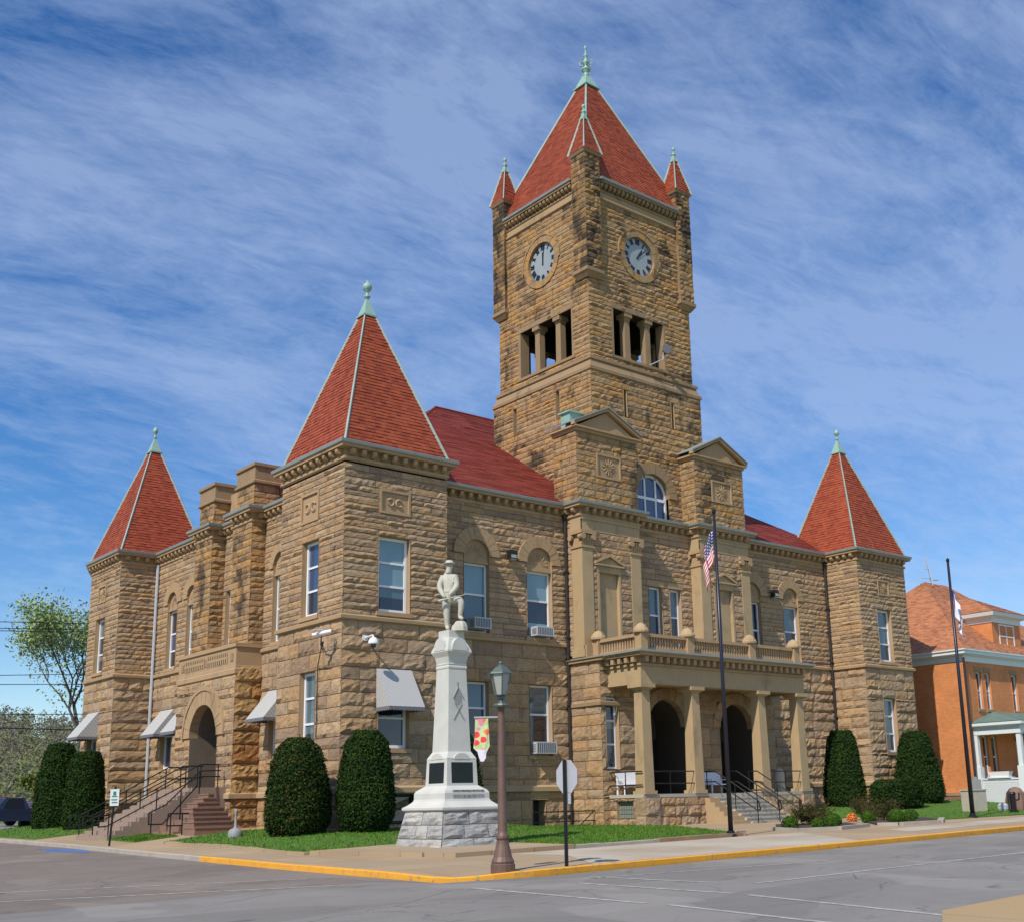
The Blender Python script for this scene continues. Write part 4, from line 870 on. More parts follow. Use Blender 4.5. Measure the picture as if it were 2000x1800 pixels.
def pyramid(x0, x1, y0, y1, z0, z1, parent=CH, mat='tile', row=.16, tile=.24, hipr=.06, nm='tower_roof', skirt=.7, flare=0):
    c = Vector(((x0+x1)/2, (y0+y1)/2, z1)); P = [Vector(p) for p in ((x0, y0, z0), (x1, y0, z0), (x1, y1, z0), (x0, y1, z0))]
    g = MB()
    for i in range(4): roof_face(g, P[i], P[(i+1) % 4], c, c, row, tile)
    r = g.build(nm, mat, parent)
    g = MB()
    for p in P:
        e = Vector((c.x, c.y, c.z)); d = (e-p).normalized(); sx = Vector((d.y, -d.x, 0)).normalized(); up = sx.cross(d)
        if up.z < 0: up = -up
        a, b = p-d*.05, e; h = hipr
        g.add([a-sx*h-up*.03, a+sx*h-up*.03, a+sx*h*.6+up*.07, a-sx*h*.6+up*.07, b-sx*h*.6-up*.03, b+sx*h*.6-up*.03, b+sx*h*.4+up*.06, b-sx*h*.4+up*.06], [(0, 1, 2, 3), (7, 6, 5, 4), (0, 4, 5, 1), (1, 5, 6, 2), (2, 6, 7, 3), (3, 7, 4, 0)])
    g.build('hip_flashing', 'hip', r)
    if skirt:
        s = (x1-x0)*skirt/(z1-z0)/2*1.25; g = MB(); g.frus((c.x, c.y), 2*s, 2*s*(y1-y0)/(x1-x0), .1, .1, z1-skirt, z1+.12); g.frus((c.x, c.y), 2*s+.08, 2*s+.08, 2*s+.08, 2*s+.08, z1-skirt-.04, z1-skirt+.03); g.build('copper_cap', 'copper', r)
    return r
def finial(c, prof, parent, n=12): g = MB(); g.lathe(c, prof, n); return g.build('finial', 'copper', parent, smooth=True)
r = pyramid(-.05, 4.67, -.05, 4.98, 14.36, 21.5); finial((2.31, 2.46, 21.45), [(.07, 0), (.05, .2), (.13, .24), (.13, .3), (.06, .34), (.07, .5), (.17, .58), (.2, .7), (.17, .82), (.06, .9), (.03, 1.0)], r)
r = pyramid(31.9, 36.6, -.1, 4.6, 14.2, 21.2); finial((34.25, 2.25, 21.15), [(.06, 0), (.05, .2), (.11, .24), (.05, .3), (.06, .45), (.13, .52), (.15, .62), (.12, .72), (.03, .85)], r)
r = pyramid(-.1, 4.5, 22.5, 27.15, 14.2, 21.05); finial((2.2, 24.82, 21.0), [(.06, 0), (.05, .2), (.11, .24), (.05, .3), (.06, .45), (.13, .52), (.15, .62), (.12, .72), (.03, .85)], r)
g = MB(); Y0, Y1, XL, XR, ZR, YR = 1.95, 28, 1.8, 35.1, 22.85, 15.1
roof_face(g, (XL, Y0, 14.15), (XR, Y0, 14.15), (22.5, YR, ZR), (14.4, YR, ZR), .17, .8, .016); roof_face(g, (XL, Y1, 14.15), (XL, Y0, 14.15), (14.4, YR, ZR), (14.4, YR, ZR), .17, .8, .016)
roof_face(g, (XR, Y0, 14.15), (XR, Y1, 14.15), (22.5, YR, ZR), (22.5, YR, ZR), .3, 1.5, .016); roof_face(g, (XR, Y1, 14.15), (XL, Y1, 14.15), (14.4, YR, ZR), (22.5, YR, ZR), .4, 2, .016)
rf = part(g, 'main_roof', 'tile_main')
g = MB(); g.cyl((14.4, YR, ZR), (22.5, YR, ZR), .09, .09, 8); g.cyl((14.4, YR, ZR), (XL, Y0, 14.17), .07, .07, 6); g.build('ridge_cap', 'tile_main', rf)
# -- clock tower
TX, TY, HU, HL_ = 18.4, 5.95, 3.6, 3.85
g = MB(); Sl, Wl = Face('S', TY-HL_), Face('W', TX-HL_)
AW = (18.45, 15.5, 1.1)
hS = [('r', 16.68, 16.9, 19.25, 20.65), ('r', 20.02, 20.24, 19.25, 20.65), ('r', AW[0]-AW[2], AW[0]+AW[2], 14.2, 15.5), ('c', AW[0], AW[1], 1.65)]
ashlar(g, Sl, TX-HL_, TX+HL_, [14.0, 15.5, 17.3, 19.25, 20.65, 21.25], hS, .26, .95, .06)
hW = [('r', 7.87, 8.12, 19.35, 20.8), ('r', 4.45, 4.7, 19.35, 20.8)]
ashlar(g, Wl, TY-HL_, TY+HL_, [14.0, 19.35, 20.8, 21.25], hW, .26, .95, .065)
g.box(TX-HL_+.25, TX+HL_-.03, TY-HL_+.5, TY+HL_-.03, 13, 21.5); part(g, 'clock_tower_wall', 'stone_tower')
for F, hs in ((Sl, hS[:2]), (Wl, hW)):
    for h_ in hs:
        reveal(trim, F, *h_[1:], .22); q = MB(); fq(q, F, [(h_[1], h_[3], -.2), (h_[2], h_[3], -.2), (h_[2], h_[4], -.2), (h_[1], h_[4], -.2)]); part(q, 'slit_window', 'glass')
g = MB(); arch_ring(g, Sl, AW[0], AW[1], AW[2], 1.65, -.3, .1, 13); part(g, 'arch', 'dressed_dark')
# arched tower window
F = Sl; c, zc, r_ = AW; g = MB(); n = 16
for i in range(n):
    t0, t1 = pi*i/n, pi*(i+1)/n; P = [F(c+rr*cos(t), zc+rr*sin(t), d) for t in (t0, t1) for rr in (r_-.12, r_) for d in (-.27, -.17)]
    g.add(P, [(1, 5, 7, 3), (0, 4, 5, 1), (2, 3, 7, 6)])
for a, b, z0, z1 in ((c-r_, c-r_+.12, 14.2, zc), (c+r_-.12, c+r_, 14.2, zc), (c-.42, c-.32, 14.2, 16.5), (c+.32, c+.42, 14.2, 16.5)): fbox(g, F, a, b, z0, z1, -.27, -.17)
fbox(g, F, c-r_+.1, c+r_-.1, 15.32, 15.46, -.26, -.165); w_ = part(g, 'window', 'white')
g = MB(); disc_half(g, F, c, zc, r_-.05, -.22, 14.2); g.build('pane', 'glass_blue', w_)
# band between the stages
g = MB(); hl = HL_
g.sweep([(TX-HU, TY+HU), (TX-HU, TY-HU), (TX+HU, TY-HU), (TX+HU, TY+HU)], [(.25, 21.22), (.33, 21.26), (.33, 21.42), (.25, 21.5), (.12, 21.82), (.2, 21.86), (.2, 22.0), (.0, 22.12)], True); part(g, 'tower_band', 'dressed_dark')
# belfry stage: four hollow walls
Su, Wu, Nu, Eu = Face('S', TY-HU), Face('W', TX-HU), Face('N', TY+HU), Face('E', TX+HU)
OF = ((16.35, 17.15), (17.8, 18.6), (19.25, 20.05)); OW = ((3.62, 4.5), (5.25, 6.15), (6.92, 7.84)); ZO0, ZO1 = 22.45, 24.98
CF, CW = (18.4, 28.36), (5.9, 28.36)
g = MB()
def holes_for(O, c): return [('r', a, b, ZO0, ZO1) for a, b in O]+[('r', O[0][0], O[2][1], ZO0, ZO1), ('r', c[0]-1.45, c[0]+1.45, 27.0, 29.75)]
for F, O, c, lo, hi in ((Su, OF, CF, TX-HU, TX+HU), (Wu, OW, CW, TY-HU, TY+HU)):
    ashlar(g, F, lo, hi, [22.05, ZO0, ZO1, 27.0, 29.75, 30.75], holes_for(O, c)[3:4]+[('o', c[0], c[1], 1.38)], .26, .95, .065)
part(g, 'clock_tower_wall', 'stone_tower')
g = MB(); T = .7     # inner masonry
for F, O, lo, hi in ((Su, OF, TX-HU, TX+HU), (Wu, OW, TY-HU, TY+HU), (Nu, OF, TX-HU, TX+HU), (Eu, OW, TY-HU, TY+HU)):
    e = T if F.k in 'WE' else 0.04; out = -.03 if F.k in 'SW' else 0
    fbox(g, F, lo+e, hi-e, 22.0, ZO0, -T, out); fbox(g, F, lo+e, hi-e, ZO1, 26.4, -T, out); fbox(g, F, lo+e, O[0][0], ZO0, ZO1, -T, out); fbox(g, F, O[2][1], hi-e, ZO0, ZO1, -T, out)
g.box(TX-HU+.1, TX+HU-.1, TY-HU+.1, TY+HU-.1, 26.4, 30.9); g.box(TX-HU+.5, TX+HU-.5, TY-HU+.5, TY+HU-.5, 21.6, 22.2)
part(g, 'belfry_interior', 'shade_black')
g = MB()
for F, O in ((Su, OF), (Wu, OW), (Nu, OF), (Eu, OW)):
    g = MB(); fbox(g, F, O[0][0]-.18, O[2][1]+.18, ZO0-.14, ZO0-.004, -.5, .07); part(g, 'belfry_sill', 'dressed_dark'); g = MB(); fbox(g, F, O[0][0]-.12, O[2][1]+.12, ZO1+.004, ZO1+.26, -.5, .035); part(g, 'belfry_lintel', 'dressed_dark')
for F, O in ((Su, OF), (Wu, OW), (Nu, OF), (Eu, OW)):
    for i in (0, 1):
        a, b = O[i][1], O[i+1][0]; m = (a+b)/2; p = F(m, ZO0, -.3); g = MB(); g.cbox((p[0], p[1], p[2]), .44, .44, .14); g.cbox((p[0], p[1], p[2]+.14), .36, .38, 2.02, 0, .95); g.cbox((p[0], p[1], p[2]+2.16), .38, .4, .14, 0, 1.15)
        q = MB(); cl = part(g, 'belfry_column', 'dressed_dark'); fbox(q, F, m-.26, m+.26, ZO0+2.3, ZO1, -.62, .01); q.build('capital', 'dressed_dark', cl)
    for u in (O[0][0], O[2][1]):
        g = MB(); fbox(g, F, u-.08, u+.06, ZO0, ZO1, -.55, .02); part(g, 'belfry_jamb', 'dressed_dark')
# clock faces
ROM = ['XII', 'I', 'II', 'III', 'IV', 'V', 'VI', 'VII', 'VIII', 'IX', 'X', 'XI']
def clock(F, uc, zc, R, hour, minute, sgn):
    g = MB(); n = 40; fq(g, F, [(uc+R*cos(2*pi*i/n), zc+R*sin(2*pi*i/n), -.08) for i in range(n)]); cf = part(g, 'clock_face', MAT['clock'])
    g = MB()
    def stroke(x0, y0, x1, y1, w, d):    # clock-plane coordinates, x to the viewer's right
        a, b = Vector((x0, y0)), Vector((x1, y1)); t = (b-a).normalized(); nn = Vector((-t.y, t.x))*w/2
        fq(g, F, [(uc+sgn*p.x, zc+p.y, d) for p in (a-nn, b-nn, b+nn, a+nn)][::(1 if sgn > 0 else -1)])
    for k, s in enumerate(ROM):
        th = 2*pi*k/12; ro = Matrix.Rotation(-th, 2); wid = {'I': .055, 'V': .13, 'X': .13}; tot = sum(wid[c] for c in s)*R+.02*R*(len(s)-1); x = -tot/2
        for c in s:
            w = wid[c]*R; y0, y1 = .66*R, .93*R; segs = {'I': [((w/2, y0), (w/2, y1))], 'V': [((0, y1), (w/2, y0)), ((w/2, y0), (w, y1))], 'X': [((0, y0), (w, y1)), ((0, y1), (w, y0))]}[c]
            for p, q in segs: P, Q = ro @ Vector((x+p[0], p[1])), ro @ Vector((x+q[0], q[1])); stroke(P.x, P.y, Q.x, Q.y, .075*R, -.068)
            x += w+.02*R
    for k in range(60):
        th = 2*pi*k/60; stroke(.955*R*sin(th), .955*R*cos(th), .99*R*sin(th), .99*R*cos(th), .05*R, -.07)
    g.build('numerals', 'clock_black', cf)
    for nm, an, ln, w in (('hour_hand', (hour+minute/60)*pi/6, .52, .09), ('minute_hand', minute*pi/30, .8, .06)):
        g = MB(); stroke(-.15*R*sin(an), -.15*R*cos(an), ln*R*sin(an), ln*R*cos(an), w*R, -.055 if nm[0] == 'h' else -.045); g.build(nm, 'clock_black', cf)
    g = MB(); arch_ring(g, F, uc, zc, R, R+.36, -.1, .07, 16, 0, 360); arch_ring(g, F, uc, zc, R+.36, R+.46, -.1, .1, 32, -8, 188, 0); part(g, 'clock_surround', 'stone_tower')
tn = NT('enamel_clock_dial'); tn.set('Base Color', tn.mix(tn.noise(2, 4), (.26, .30, .32), (.34, .37, .38))); tn.set('Roughness', .35); MAT['clock'] = tn.m
MAT['clock_black'] = plain('dark_blue_black_numerals', (.012, .018, .035), .4)
clock(Su, CF[0], CF[1], 1.06, 1, 8, 1); clock(Wu, CW[0], CW[1], 1.06, 12, 1, -1)
# upper cornice, corner turrets, roof
for pth in ([(TX-HU, TY+HU-.8), (TX-HU, TY-HU+.8)], [(TX-HU+.8, TY-HU), (TX+HU-.8, TY-HU)]): cornice(pth, 31.85, 'tower_cornice', .3, 1, 'dressed_dark')
g = MB(); g.sweep([(TX-HU, TY+HU), (TX-HU, TY-HU), (TX+HU, TY-HU), (TX+HU, TY+HU)], [(.02, 30.7), (.12, 30.75), (.12, 30.85), (.03, 30.9), (.03, 31.2)], True); part(g, 'tower_band', 'dressed')
for cx_, cy_ in ((-1, -1), (-1, 1), (1, -1), (1, 1)):
    X, Y = TX+cx_*(HU-.28), TY+cy_*(HU-.28); h = .5
    g = MB(); z0 = 26.35
    if cy_ < 0: ashlar(g, Face('S', Y-h), X-h, X+h, [z0+.3, 30.7, 32.95], (), .29, .5, .07)
    else: g.box(X-h, X+h, Y+h-.1, Y+h, z0+.3, 32.95)
    if cx_ < 0: ashlar(g, Face('W', X-h), Y-h, Y+h, [z0+.3, 30.7, 32.95], (), .29, .5, .07)
    ashlar(g, Face('S', Y-h) if cy_ > 0 else Face('N', Y+h), X-h, X+h, [30.9, 32.95], (), .29, .5, .05); ashlar(g, Face('W', X-h) if cx_ > 0 else Face('E', X+h), Y-h, Y+h, [30.9, 32.95], (), .29, .5, .05)
    g.box(X-h+.03, X+h-.03, Y-h+.03, Y+h-.03, z0+.3, 32.95); tw = part(g, 'turret', 'stone_soot')
    g = MB(); g.frus((X, Y), 2*h-.25, 2*h-.25, 2*h+.12, 2*h+.12, z0-.15, z0+.12); g.frus((X, Y), 2*h+.16, 2*h+.16, 2*h+.16, 2*h+.16, z0+.12, z0+.3)
    g.build('turret_corbel', 'dressed_dark', tw); g = MB(); g.frus((X, Y), 2*h+.1, 2*h+.1, 2*h+.24, 2*h+.24, 32.95, 33.1); g.build('turret_cornice', 'dressed_dark', tw)
    r = pyramid(X-h-.1, X+h+.1, Y-h-.1, Y+h+.1, 33.12, 35.6, tw, 'tile', .13, .2, .05, 'turret_roof', .45)
    finial((X, Y, 35.2), [(.13, 0), (.06, .1), (.05, .3), (.13, .36), (.13, .42), (.05, .48), (.05, .62), (.1, .68), (.1, .76), (.02, .86)], r, 10)
r = pyramid(TX-HU-.12, TX+HU+.12, TY-HU-.12, TY+HU+.12, 31.9, 41.0, CH, 'tile', .16, .24, .1, 'clock_tower_roof', 1.0)
finial((TX, TY, 40.8), [(.2, 0), (.16, .15), (.1, .3), (.26, .42), (.28, .5), (.12, .56), (.1, .75), (.17, .85), (.2, .95), (.1, 1.05), (.07, 1.25), (.13, 1.33), (.13, 1.4), (.05, 1.46), (.04, 1.75), (.08, 1.82), (.08, 1.9), (.01, 2.05)], r, 12)
g = MB()
for i in range(6):
    a = i*pi/3; p = Vector((TX+.12*cos(a), TY+.12*sin(a), 41.55)); g.tube([p, p+Vector((.22*cos(a), .22*sin(a), .06)), p+Vector((.28*cos(a), .28*sin(a), .22)), p+Vector((.16*cos(a), .16*sin(a), .28))], .03, 5)
g.build('finial_scrolls', 'copper', r)
# downpipes
for p, mat, z0, z1 in (((12.62, 2.02), 'pipe_dark', -.4, 13.6), ((31.86, 2.05), 'pipe_dark', -.1, 13.6)):
    g = MB(); g.cyl((*p, z0), (*p, z1), .075, .075, 8); g.box(p[0]-.14, p[0]+.1, p[1]-.12, p[1]+.1, z1-.1, z1+.25)
    for z in (2, 5, 8, 11): g.box(p[0]-.1, p[0]+.1, p[1]-.09, p[1]+.09, z, z+.07)
    part(g, 'downpipe', mat)
g = MB(); g.cyl((1.88, 22.52, -.1), (1.88, 22.52, 13.6), .09, .09, 8); part(g, 'downpipe', 'pipe_grey')
# awnings
def awning(F, a, b, zt, zb, out, fall=.16, inset=0):
    g = MB(); k = 7; P = []
    g.add([F(a, zt, .03), F(b, zt, .03), F(b, zb, out), F(a, zb, out)], [(0, 3, 2, 1)] if not F.flip else [(0, 1, 2, 3)])
    for u in (a, b): g.add([F(u, zt, .03), F(u, zb, out), F(u, zb, .03)], [(0, 1, 2)])
    aw = part(g, 'awning', 'canvas'); g = MB(); n = 12
    for (p, q) in ((F(a, zb, out), F(b, zb, out)), (F(a, zb, .03), F(a, zb, out)), (F(b, zb, .03), F(b, zb, out))):
        p, q = Vector(p), Vector(q); n = max(4, int((q-p).length/.12))
        for i in range(n):
            x, y = p.lerp(q, i/n), p.lerp(q, (i+1)/n); m = (x+y)/2; g.add([x, y, y-Vector((0, 0, fall*.75)), m-Vector((0, 0, fall)), x-Vector((0, 0, fall*.75))], [(0, 1, 2, 3, 4)])
    g.build('valance', 'valance', aw); g = MB()
    g.tube([F(a+.03, zb, .03), F(a+.03, zb, out-.03), F(b-.03, zb, out-.03), F(b-.03, zb, .03)], .018, 5); g.build('awning_frame', 'alu', aw)
awning(SF0, 1.46, 3.0, 5.86, 4.42, .95); awning(WF1, 7.95, 9.6, 5.86, 4.62, 1.05); awning(WF1, 17.3, 18.95, 5.86, 4.62, 1.0); awning(WF1, 19.75, 21.4, 5.86, 4.62, 1.0); awning(WF0, 24.45, 26.05, 6.0, 4.72, 1.05)

# ------------------------------------------------------------------ things on the courthouse
def ac_unit(F, a, b, z0, z1, out, label, legs=True):
    c = F((a+b)/2, z0, .1); o = thing('air_conditioner', c, label, 'air conditioner', 'air conditioners in the front windows')
    g = MB(); fbox(g, F, a, b, z0, z1, -.2, out); g.build('casing', 'ac', o)
    g = MB()
    for i in range(9): u = a+.05+(b-a-.1)*i/9; fbox(g, F, u, u+(b-a-.1)/9*.55, z0+.05, z1-.05, out, out+.008)
    g.build('rear_grille', 'ac_grille', o)
    g = MB()
    for i in range(5):
        z = z0+.07+(z1-z0-.14)*i/5; p, q = F(a-.006, z, out-.35), F(a, z+.03, out-.06); g.box(min(p[0], q[0]), max(p[0], q[0]), min(p[1], q[1]), max(p[1], q[1]), z, z+.03)
    g.build('side_vent', 'ac_grille', o); return o
ac_unit(SF1, 7.28, 8.15, 8.06, 8.52, .42, 'grey window air conditioner in the arched upper window just behind the soldier statue')
ac_unit(SF1, 10.65, 11.6, 7.99, 8.4, .4, 'grey window air conditioner in the arched upper window beside the dark downpipe')
ac_unit(SF1, 10.52, 11.66, 2.92, 3.42, .38, 'wide grilled air conditioner in the ground floor window above the basement door')
def wall_lamp(x, z, label):
    o = thing('wall_lamp', (x, 2.1, z), label, 'lamp', 'black lamps on the front wall'); g = MB(); g.box(x-.19, x+.19, 1.78, 2.04, z+.05, z+.42); g.box(x-.08, x+.08, 2.0, 2.12, z+.1, z+.34); g.add([(x-.19, 1.78, z+.42), (x+.19, 1.78, z+.42), (x+.19, 2.04, z+.5), (x-.19, 2.04, z+.5)], [(0, 1, 2, 3)]); g.build('housing', 'lampblack', o)
    g = MB(); g.box(x-.14, x+.14, 1.80, 2.0, z, z+.05); g.box(x-.14, x+.14, 1.765, 1.78, z+.08, z+.22); g.build('lens', 'lantern_glass', o)
wall_lamp(9.43, 11.2, 'black box lamp on the wall between the two arched windows left of the porch'); wall_lamp(27.15, 11.2, 'black box lamp on the wall between the two arched windows right of the flag')
o = thing('security_camera', (-.05, 1.3, 6.95), 'white bullet security camera on the sunlit side wall of the near corner', 'security camera')
g = MB(); g.cyl((-.9, .55, 6.98), (-.35, .15, 7.12), .075, .085, 10); g.box(-.95, -.3, .30, .36, 7.16, 7.18); g.build('housing', 'plastic_w', o); g = MB(); g.tube([(-.02, 1.3, 6.75), (-.3, 1.0, 6.72), (-.62, .38, 6.94)], .022); g.cyl((-.0, 1.3, 6.6), (-.05, 1.3, 6.9), .07, .07, 8); g.build('bracket', 'lampblack', o)
g = MB(); g.tube([(-.62, .38, 6.9), (-.6, .42, 6.5), (-.1, 1.55, 6.0), (-.08, 1.6, 3.4)], .018); g.build('cable', 'lampblack', o)
o = thing('dome_camera', (.95, -.05, 6.7), 'white dome security camera hanging from a bracket on the front wall', 'security camera')
g = MB(); g.lathe((1.0, -.55, 6.66), [(.2, 0), (.2, .05), (.17, .16), (.1, .24), (.04, .27)], 14); g.build('dome_cover', 'plastic_w', o, smooth=True); g = MB(); g.lathe((1.0, -.55, 6.52), [(.03, 0), (.09, .05), (.11, .14)], 12); g.build('lens_bubble', 'glass', o, smooth=True)
g = MB(); g.tube([(1.0, -.55, 6.9), (1.0, -.5, 7.0), (.95, 0, 6.95)], .035, 8); g.box(.85, 1.05, -.06, .0, 6.85, 7.05); g.build('bracket', 'plastic_w', o)
o = thing('loudspeaker', (19.0, 2.2, 22.4), 'grey horn loudspeaker on a pole in the belfry opening', 'loudspeaker'); g = MB(); g.cyl((19.5, 1.9, 23.2), (19.35, 1.55, 23.25), .08, .25, 12); g.cyl((19.6, 2.0, 23.2), (19.5, 1.9, 23.2), .12, .09, 10); g.build('horn', 'ac_grille', o); g = MB(); g.cyl((18.5, 2.0, 22.3), (19.3, 1.8, 22.75), .03, .03, 6); g.cyl((19.3, 1.8, 22.7), (19.35, 1.8, 23.2), .03, .03, 6); g.build('pole', 'alu', o)
def bench(x, y, z, w, label):
    o = thing('porch_bench', (x, y, z), label, 'bench', 'white benches on the porch'); g = MB(); g.box(x-w/2, x+w/2, y-.28, y+.2, z+.38, z+.43); g.build('seat', 'white', o)
    g = MB()
    for i in range(int(w/.13)): u = x-w/2+.03+i*.13; g.add([(u, y+.18, z+.43), (u+.11, y+.18, z+.43), (u+.11, y+.3, z+.95), (u, y+.3, z+.95), (u, y+.21, z+.43), (u+.11, y+.21, z+.43), (u+.11, y+.33, z+.95), (u, y+.33, z+.95)], [(0, 1, 2, 3), (7, 6, 5, 4), (3, 2, 6, 7), (0, 3, 7, 4), (1, 5, 6, 2)])
    g.build('backrest', 'white', o)
    for s_ in (-1, 1):
        u = x+s_*(w/2-.04); g = MB(); g.box(u-.04, u+.04, y-.3, y+.25, z+.6, z+.64); g.build('armrest', 'white', o)
        for yy in (y-.25, y+.2): g = MB(); g.box(u-.03, u+.03, yy-.03, yy+.03, z, z+.6); g.build('leg', 'white', o)
bench(13.85, -.45, 1.12, 1.3, 'white bench at the left end of the porch beside the corner column'); bench(19.3, -.35, 1.1, 1.2, 'white bench between the two arched doorways behind the flagpole')
g = MB(); g.lathe((23.0, -1.0, 1.12), [(.24, 0), (.26, .05), (.26, .8), (.24, .95), (.16, 1.06), (.0, 1.1)], 14); tag(g.build_at('litter_bin', 'concrete', (23.0, -1.0, 1.12), True), 'pale cylindrical litter bin with a domed top on the porch', 'bin')

# ------------------------------------------------------------------ soldier monument
MX, MY = -.08, -7.0; MZ = H(MX, MY)+.2
MO = thing('monument', (MX, MY, MZ), 'white granite war monument with a soldier figure on a tall tapering shaft', 'monument')
g = MB()
for F, lo, hi in ((Face('S', MY), MX, 0), (Face('W', MX), MY, 0)):
    pass
def batter(g, z0, z1, s0, s1, rows):
    for r in range(rows):
        za, zb = z0+(z1-z0)*r/rows, z0+(z1-z0)*(r+1)/rows
        for side in range(4):
            cuts = [-1, random.uniform(-.45, -.1), random.uniform(.15, .5), 1] if r % 2 else [-1, random.uniform(-.15, .25), 1]
            for c0, c1 in zip(cuts, cuts[1:]):
                nu, nz = max(3, int((c1-c0)*5)), 4; P = []
                for j in range(nz+1):
                    for i in range(nu+1):
                        t = (j/nz*(zb-za-.02)+za+.01-z0)/(z1-z0); hs = (s0+(s1-s0)*t)/2; u = (c0+.008+(c1-c0-.016)*i/nu)*hs
                        e = i in (0, nu) or j in (0, nz); d = random.uniform(0, .01) if e else random.uniform(.02, .085)
                        a = side*pi/2; x, y = u, -hs-d; P.append((MX+x*cos(a)-y*sin(a), MY+x*sin(a)+y*cos(a), z0+(z1-z0)*t))
                n = nu+1; g.add(P, [(j*n+i, j*n+i+1, (j+1)*n+i+1, (j+1)*n+i) for j in range(nz) for i in range(nu)], random.random())
batter(g, MZ-.15, .70, 2.55, 2.03, 3); g.frus((MX, MY), 2.5, 2.5, 1.99, 1.99, MZ-.3, .70); g.build('rough_base', 'marble_rough', MO)
def mol(name, mat, levels):   # stacked frusta: list (size, z)
    g = MB()
    for (a, z0), (b, z1) in zip(levels, levels[1:]):
        if z1-z0 > 1e-4: g.frus((MX, MY), a, a, b, b, z0, z1)
    return g.build(name, mat, MO)
mol('plinth', 'marble', [(2.1, .70), (2.2, .74), (2.2, .80), (1.95, .88), (1.72, .98), (1.66, 1.05), (1.66, 1.22), (1.58, 1.3), (1.18, 1.44)])
mol('die', 'marble', [(1.16, 1.44), (1.09, 2.22), (1.1, 2.26), (.86, 2.47)])
mol('shaft', 'marble', [(.85, 2.47), (.665, 5.02), (.70, 5.05), (.70, 5.1), (.665, 5.13), (.70, 5.18), (.66, 5.2)])
mol('shaft_cap', 'marble', [(.66, 5.2), (.74, 5.4), (.92, 5.56), (.90, 5.62), (.60, 6.0), (.58, 6.02), (.58, 6.25)])
def gab(F, c, w, z0, z1, d, mat='marble'):
    g = MB(); n = 8; pts = [(c-w, z0, d+.0), (c+w, z0, d)]+[(c+w*cos(pi*i/n), z0+(z1-z0)*sin(pi*i/n), d) for i in range(n+1)]; fq(g, F, pts); 
    m = len(pts); pb = [(u, z, d-.35) for u, z, _ in pts]; P = [F(*p) for p in pts+pb]; g.add(P, [((i+1) % m, i, m+i, m+(i+1) % m) for i in range(m)]); g.build('gablet', mat, MO, recalc=True)
for F, c in ((Face('S', MY), MX), (Face('W', MX), MY)): gab(F, c, .3, 5.6, 6.0, .47); gab(F, c, .3, 2.24, 2.42, .56)
for F, c in ((Face('S', MY), MX), (Face('W', MX), MY)):
    g = MB(); P = [(c-.4, 1.52, .58), (c+.4, 1.52, .58), (c+.4, 2.14, .555), (c-.4, 2.14, .555)]; fq(g, F, P); Q = [(u, z, d-.03) for u, z, d in P]; g.add([F(*p) for p in P+Q], [(0, 4, 5, 1), (1, 5, 6, 2), (2, 6, 7, 3), (3, 7, 4, 0)]); pq = g.build('plaque', 'bronze', MO)
g = MB()
for row, (z, d) in enumerate(((1.26, .82), (1.12, .836))):
    u = MX-.52
    while u < MX+.62:
        w = random.choice((.04, .05, .03)); fbox(g, Face('S', MY), u, u+w*.45, z-.05, z+.05, d-.03, d+.008); fbox(g, Face('S', MY), u, u+w, z+random.choice((-.05, .0, .035)), z+random.choice((.045, .05)), d-.03, d+.006); u += w+.025
g.build('inscription', 'inscr', MO)
g = MB(); F = Face('S', MY)   # carved shield and crossed staffs on the shaft
def sh_d(z): return (.85+(.665-.85)*(z-2.47)/2.55)/2+.006
for p in ([(-.13, 3.9), (.13, 3.9), (.14, 4.15), (.0, 4.4), (-.14, 4.15)], [(-.02, 4.4), (.02, 4.4), (.03, 4.6), (-.03, 4.6)]): fq(g, F, [(MX+u, z, sh_d(z)) for u, z in p])
for a, b in (((-.2, 3.45), (.12, 3.95)), ((.2, 3.45), (-.12, 3.95)), ((-.2, 4.1), (0, 4.45)), ((.2, 4.1), (0, 4.45))): g.tube([F(MX+a[0], a[1], sh_d(a[1])), F(MX+b[0], b[1], sh_d(b[1]))], .02, 5)
g.build('carved_emblem', 'inscr', MO)
# the soldier: one skinned body
RV, VV = Vector((.81, -.58, 0)), Vector((.58, .81, 0))
def sp(r, v, z): p = RV*(r)+VV*v; return Vector((MX+p.x, MY+p.y, 6.25+z*1.09))
J = {'pelvis': (-.06, 0, 1.03, .20), 'belly': (-.08, 0, 1.24, .185), 'chest': (-.1, 0, 1.50, .225), 'neckb': (-.09, 0, 1.70, .13), 'neck': (-.075, -.02, 1.79, .085), 'head': (-.055, -.03, 1.93, .125), 'crown': (-.06, -.02, 2.03, .105),
     'shA': (-.3, .0, 1.60, .13), 'elA': (-.38, -.04, 1.28, .105), 'wrA': (-.24, -.24, 1.0, .065), 'haA': (-.16, -.25, .96, .05),
     'shB': (.1, -.02, 1.60, .13), 'elB': (.19, -.12, 1.31, .105), 'wrB': (-.02, -.28, 1.07, .065), 'haB': (-.09, -.27, 1.02, .05),
     'hipA': (-.16, 0, .90, .165), 'knA': (-.15, -.02, .52, .115), 'anA': (-.13, .02, .12, .075), 'toA': (-.1, -.2, .05, .065),
     'hipB': (.04, -.04, .93, .165), 'knB': (.33, -.2, .88, .125), 'caB': (.31, -.17, .62, .10), 'anB': (.27, -.13, .38, .075), 'toB': (.37, -.3, .33, .065)}
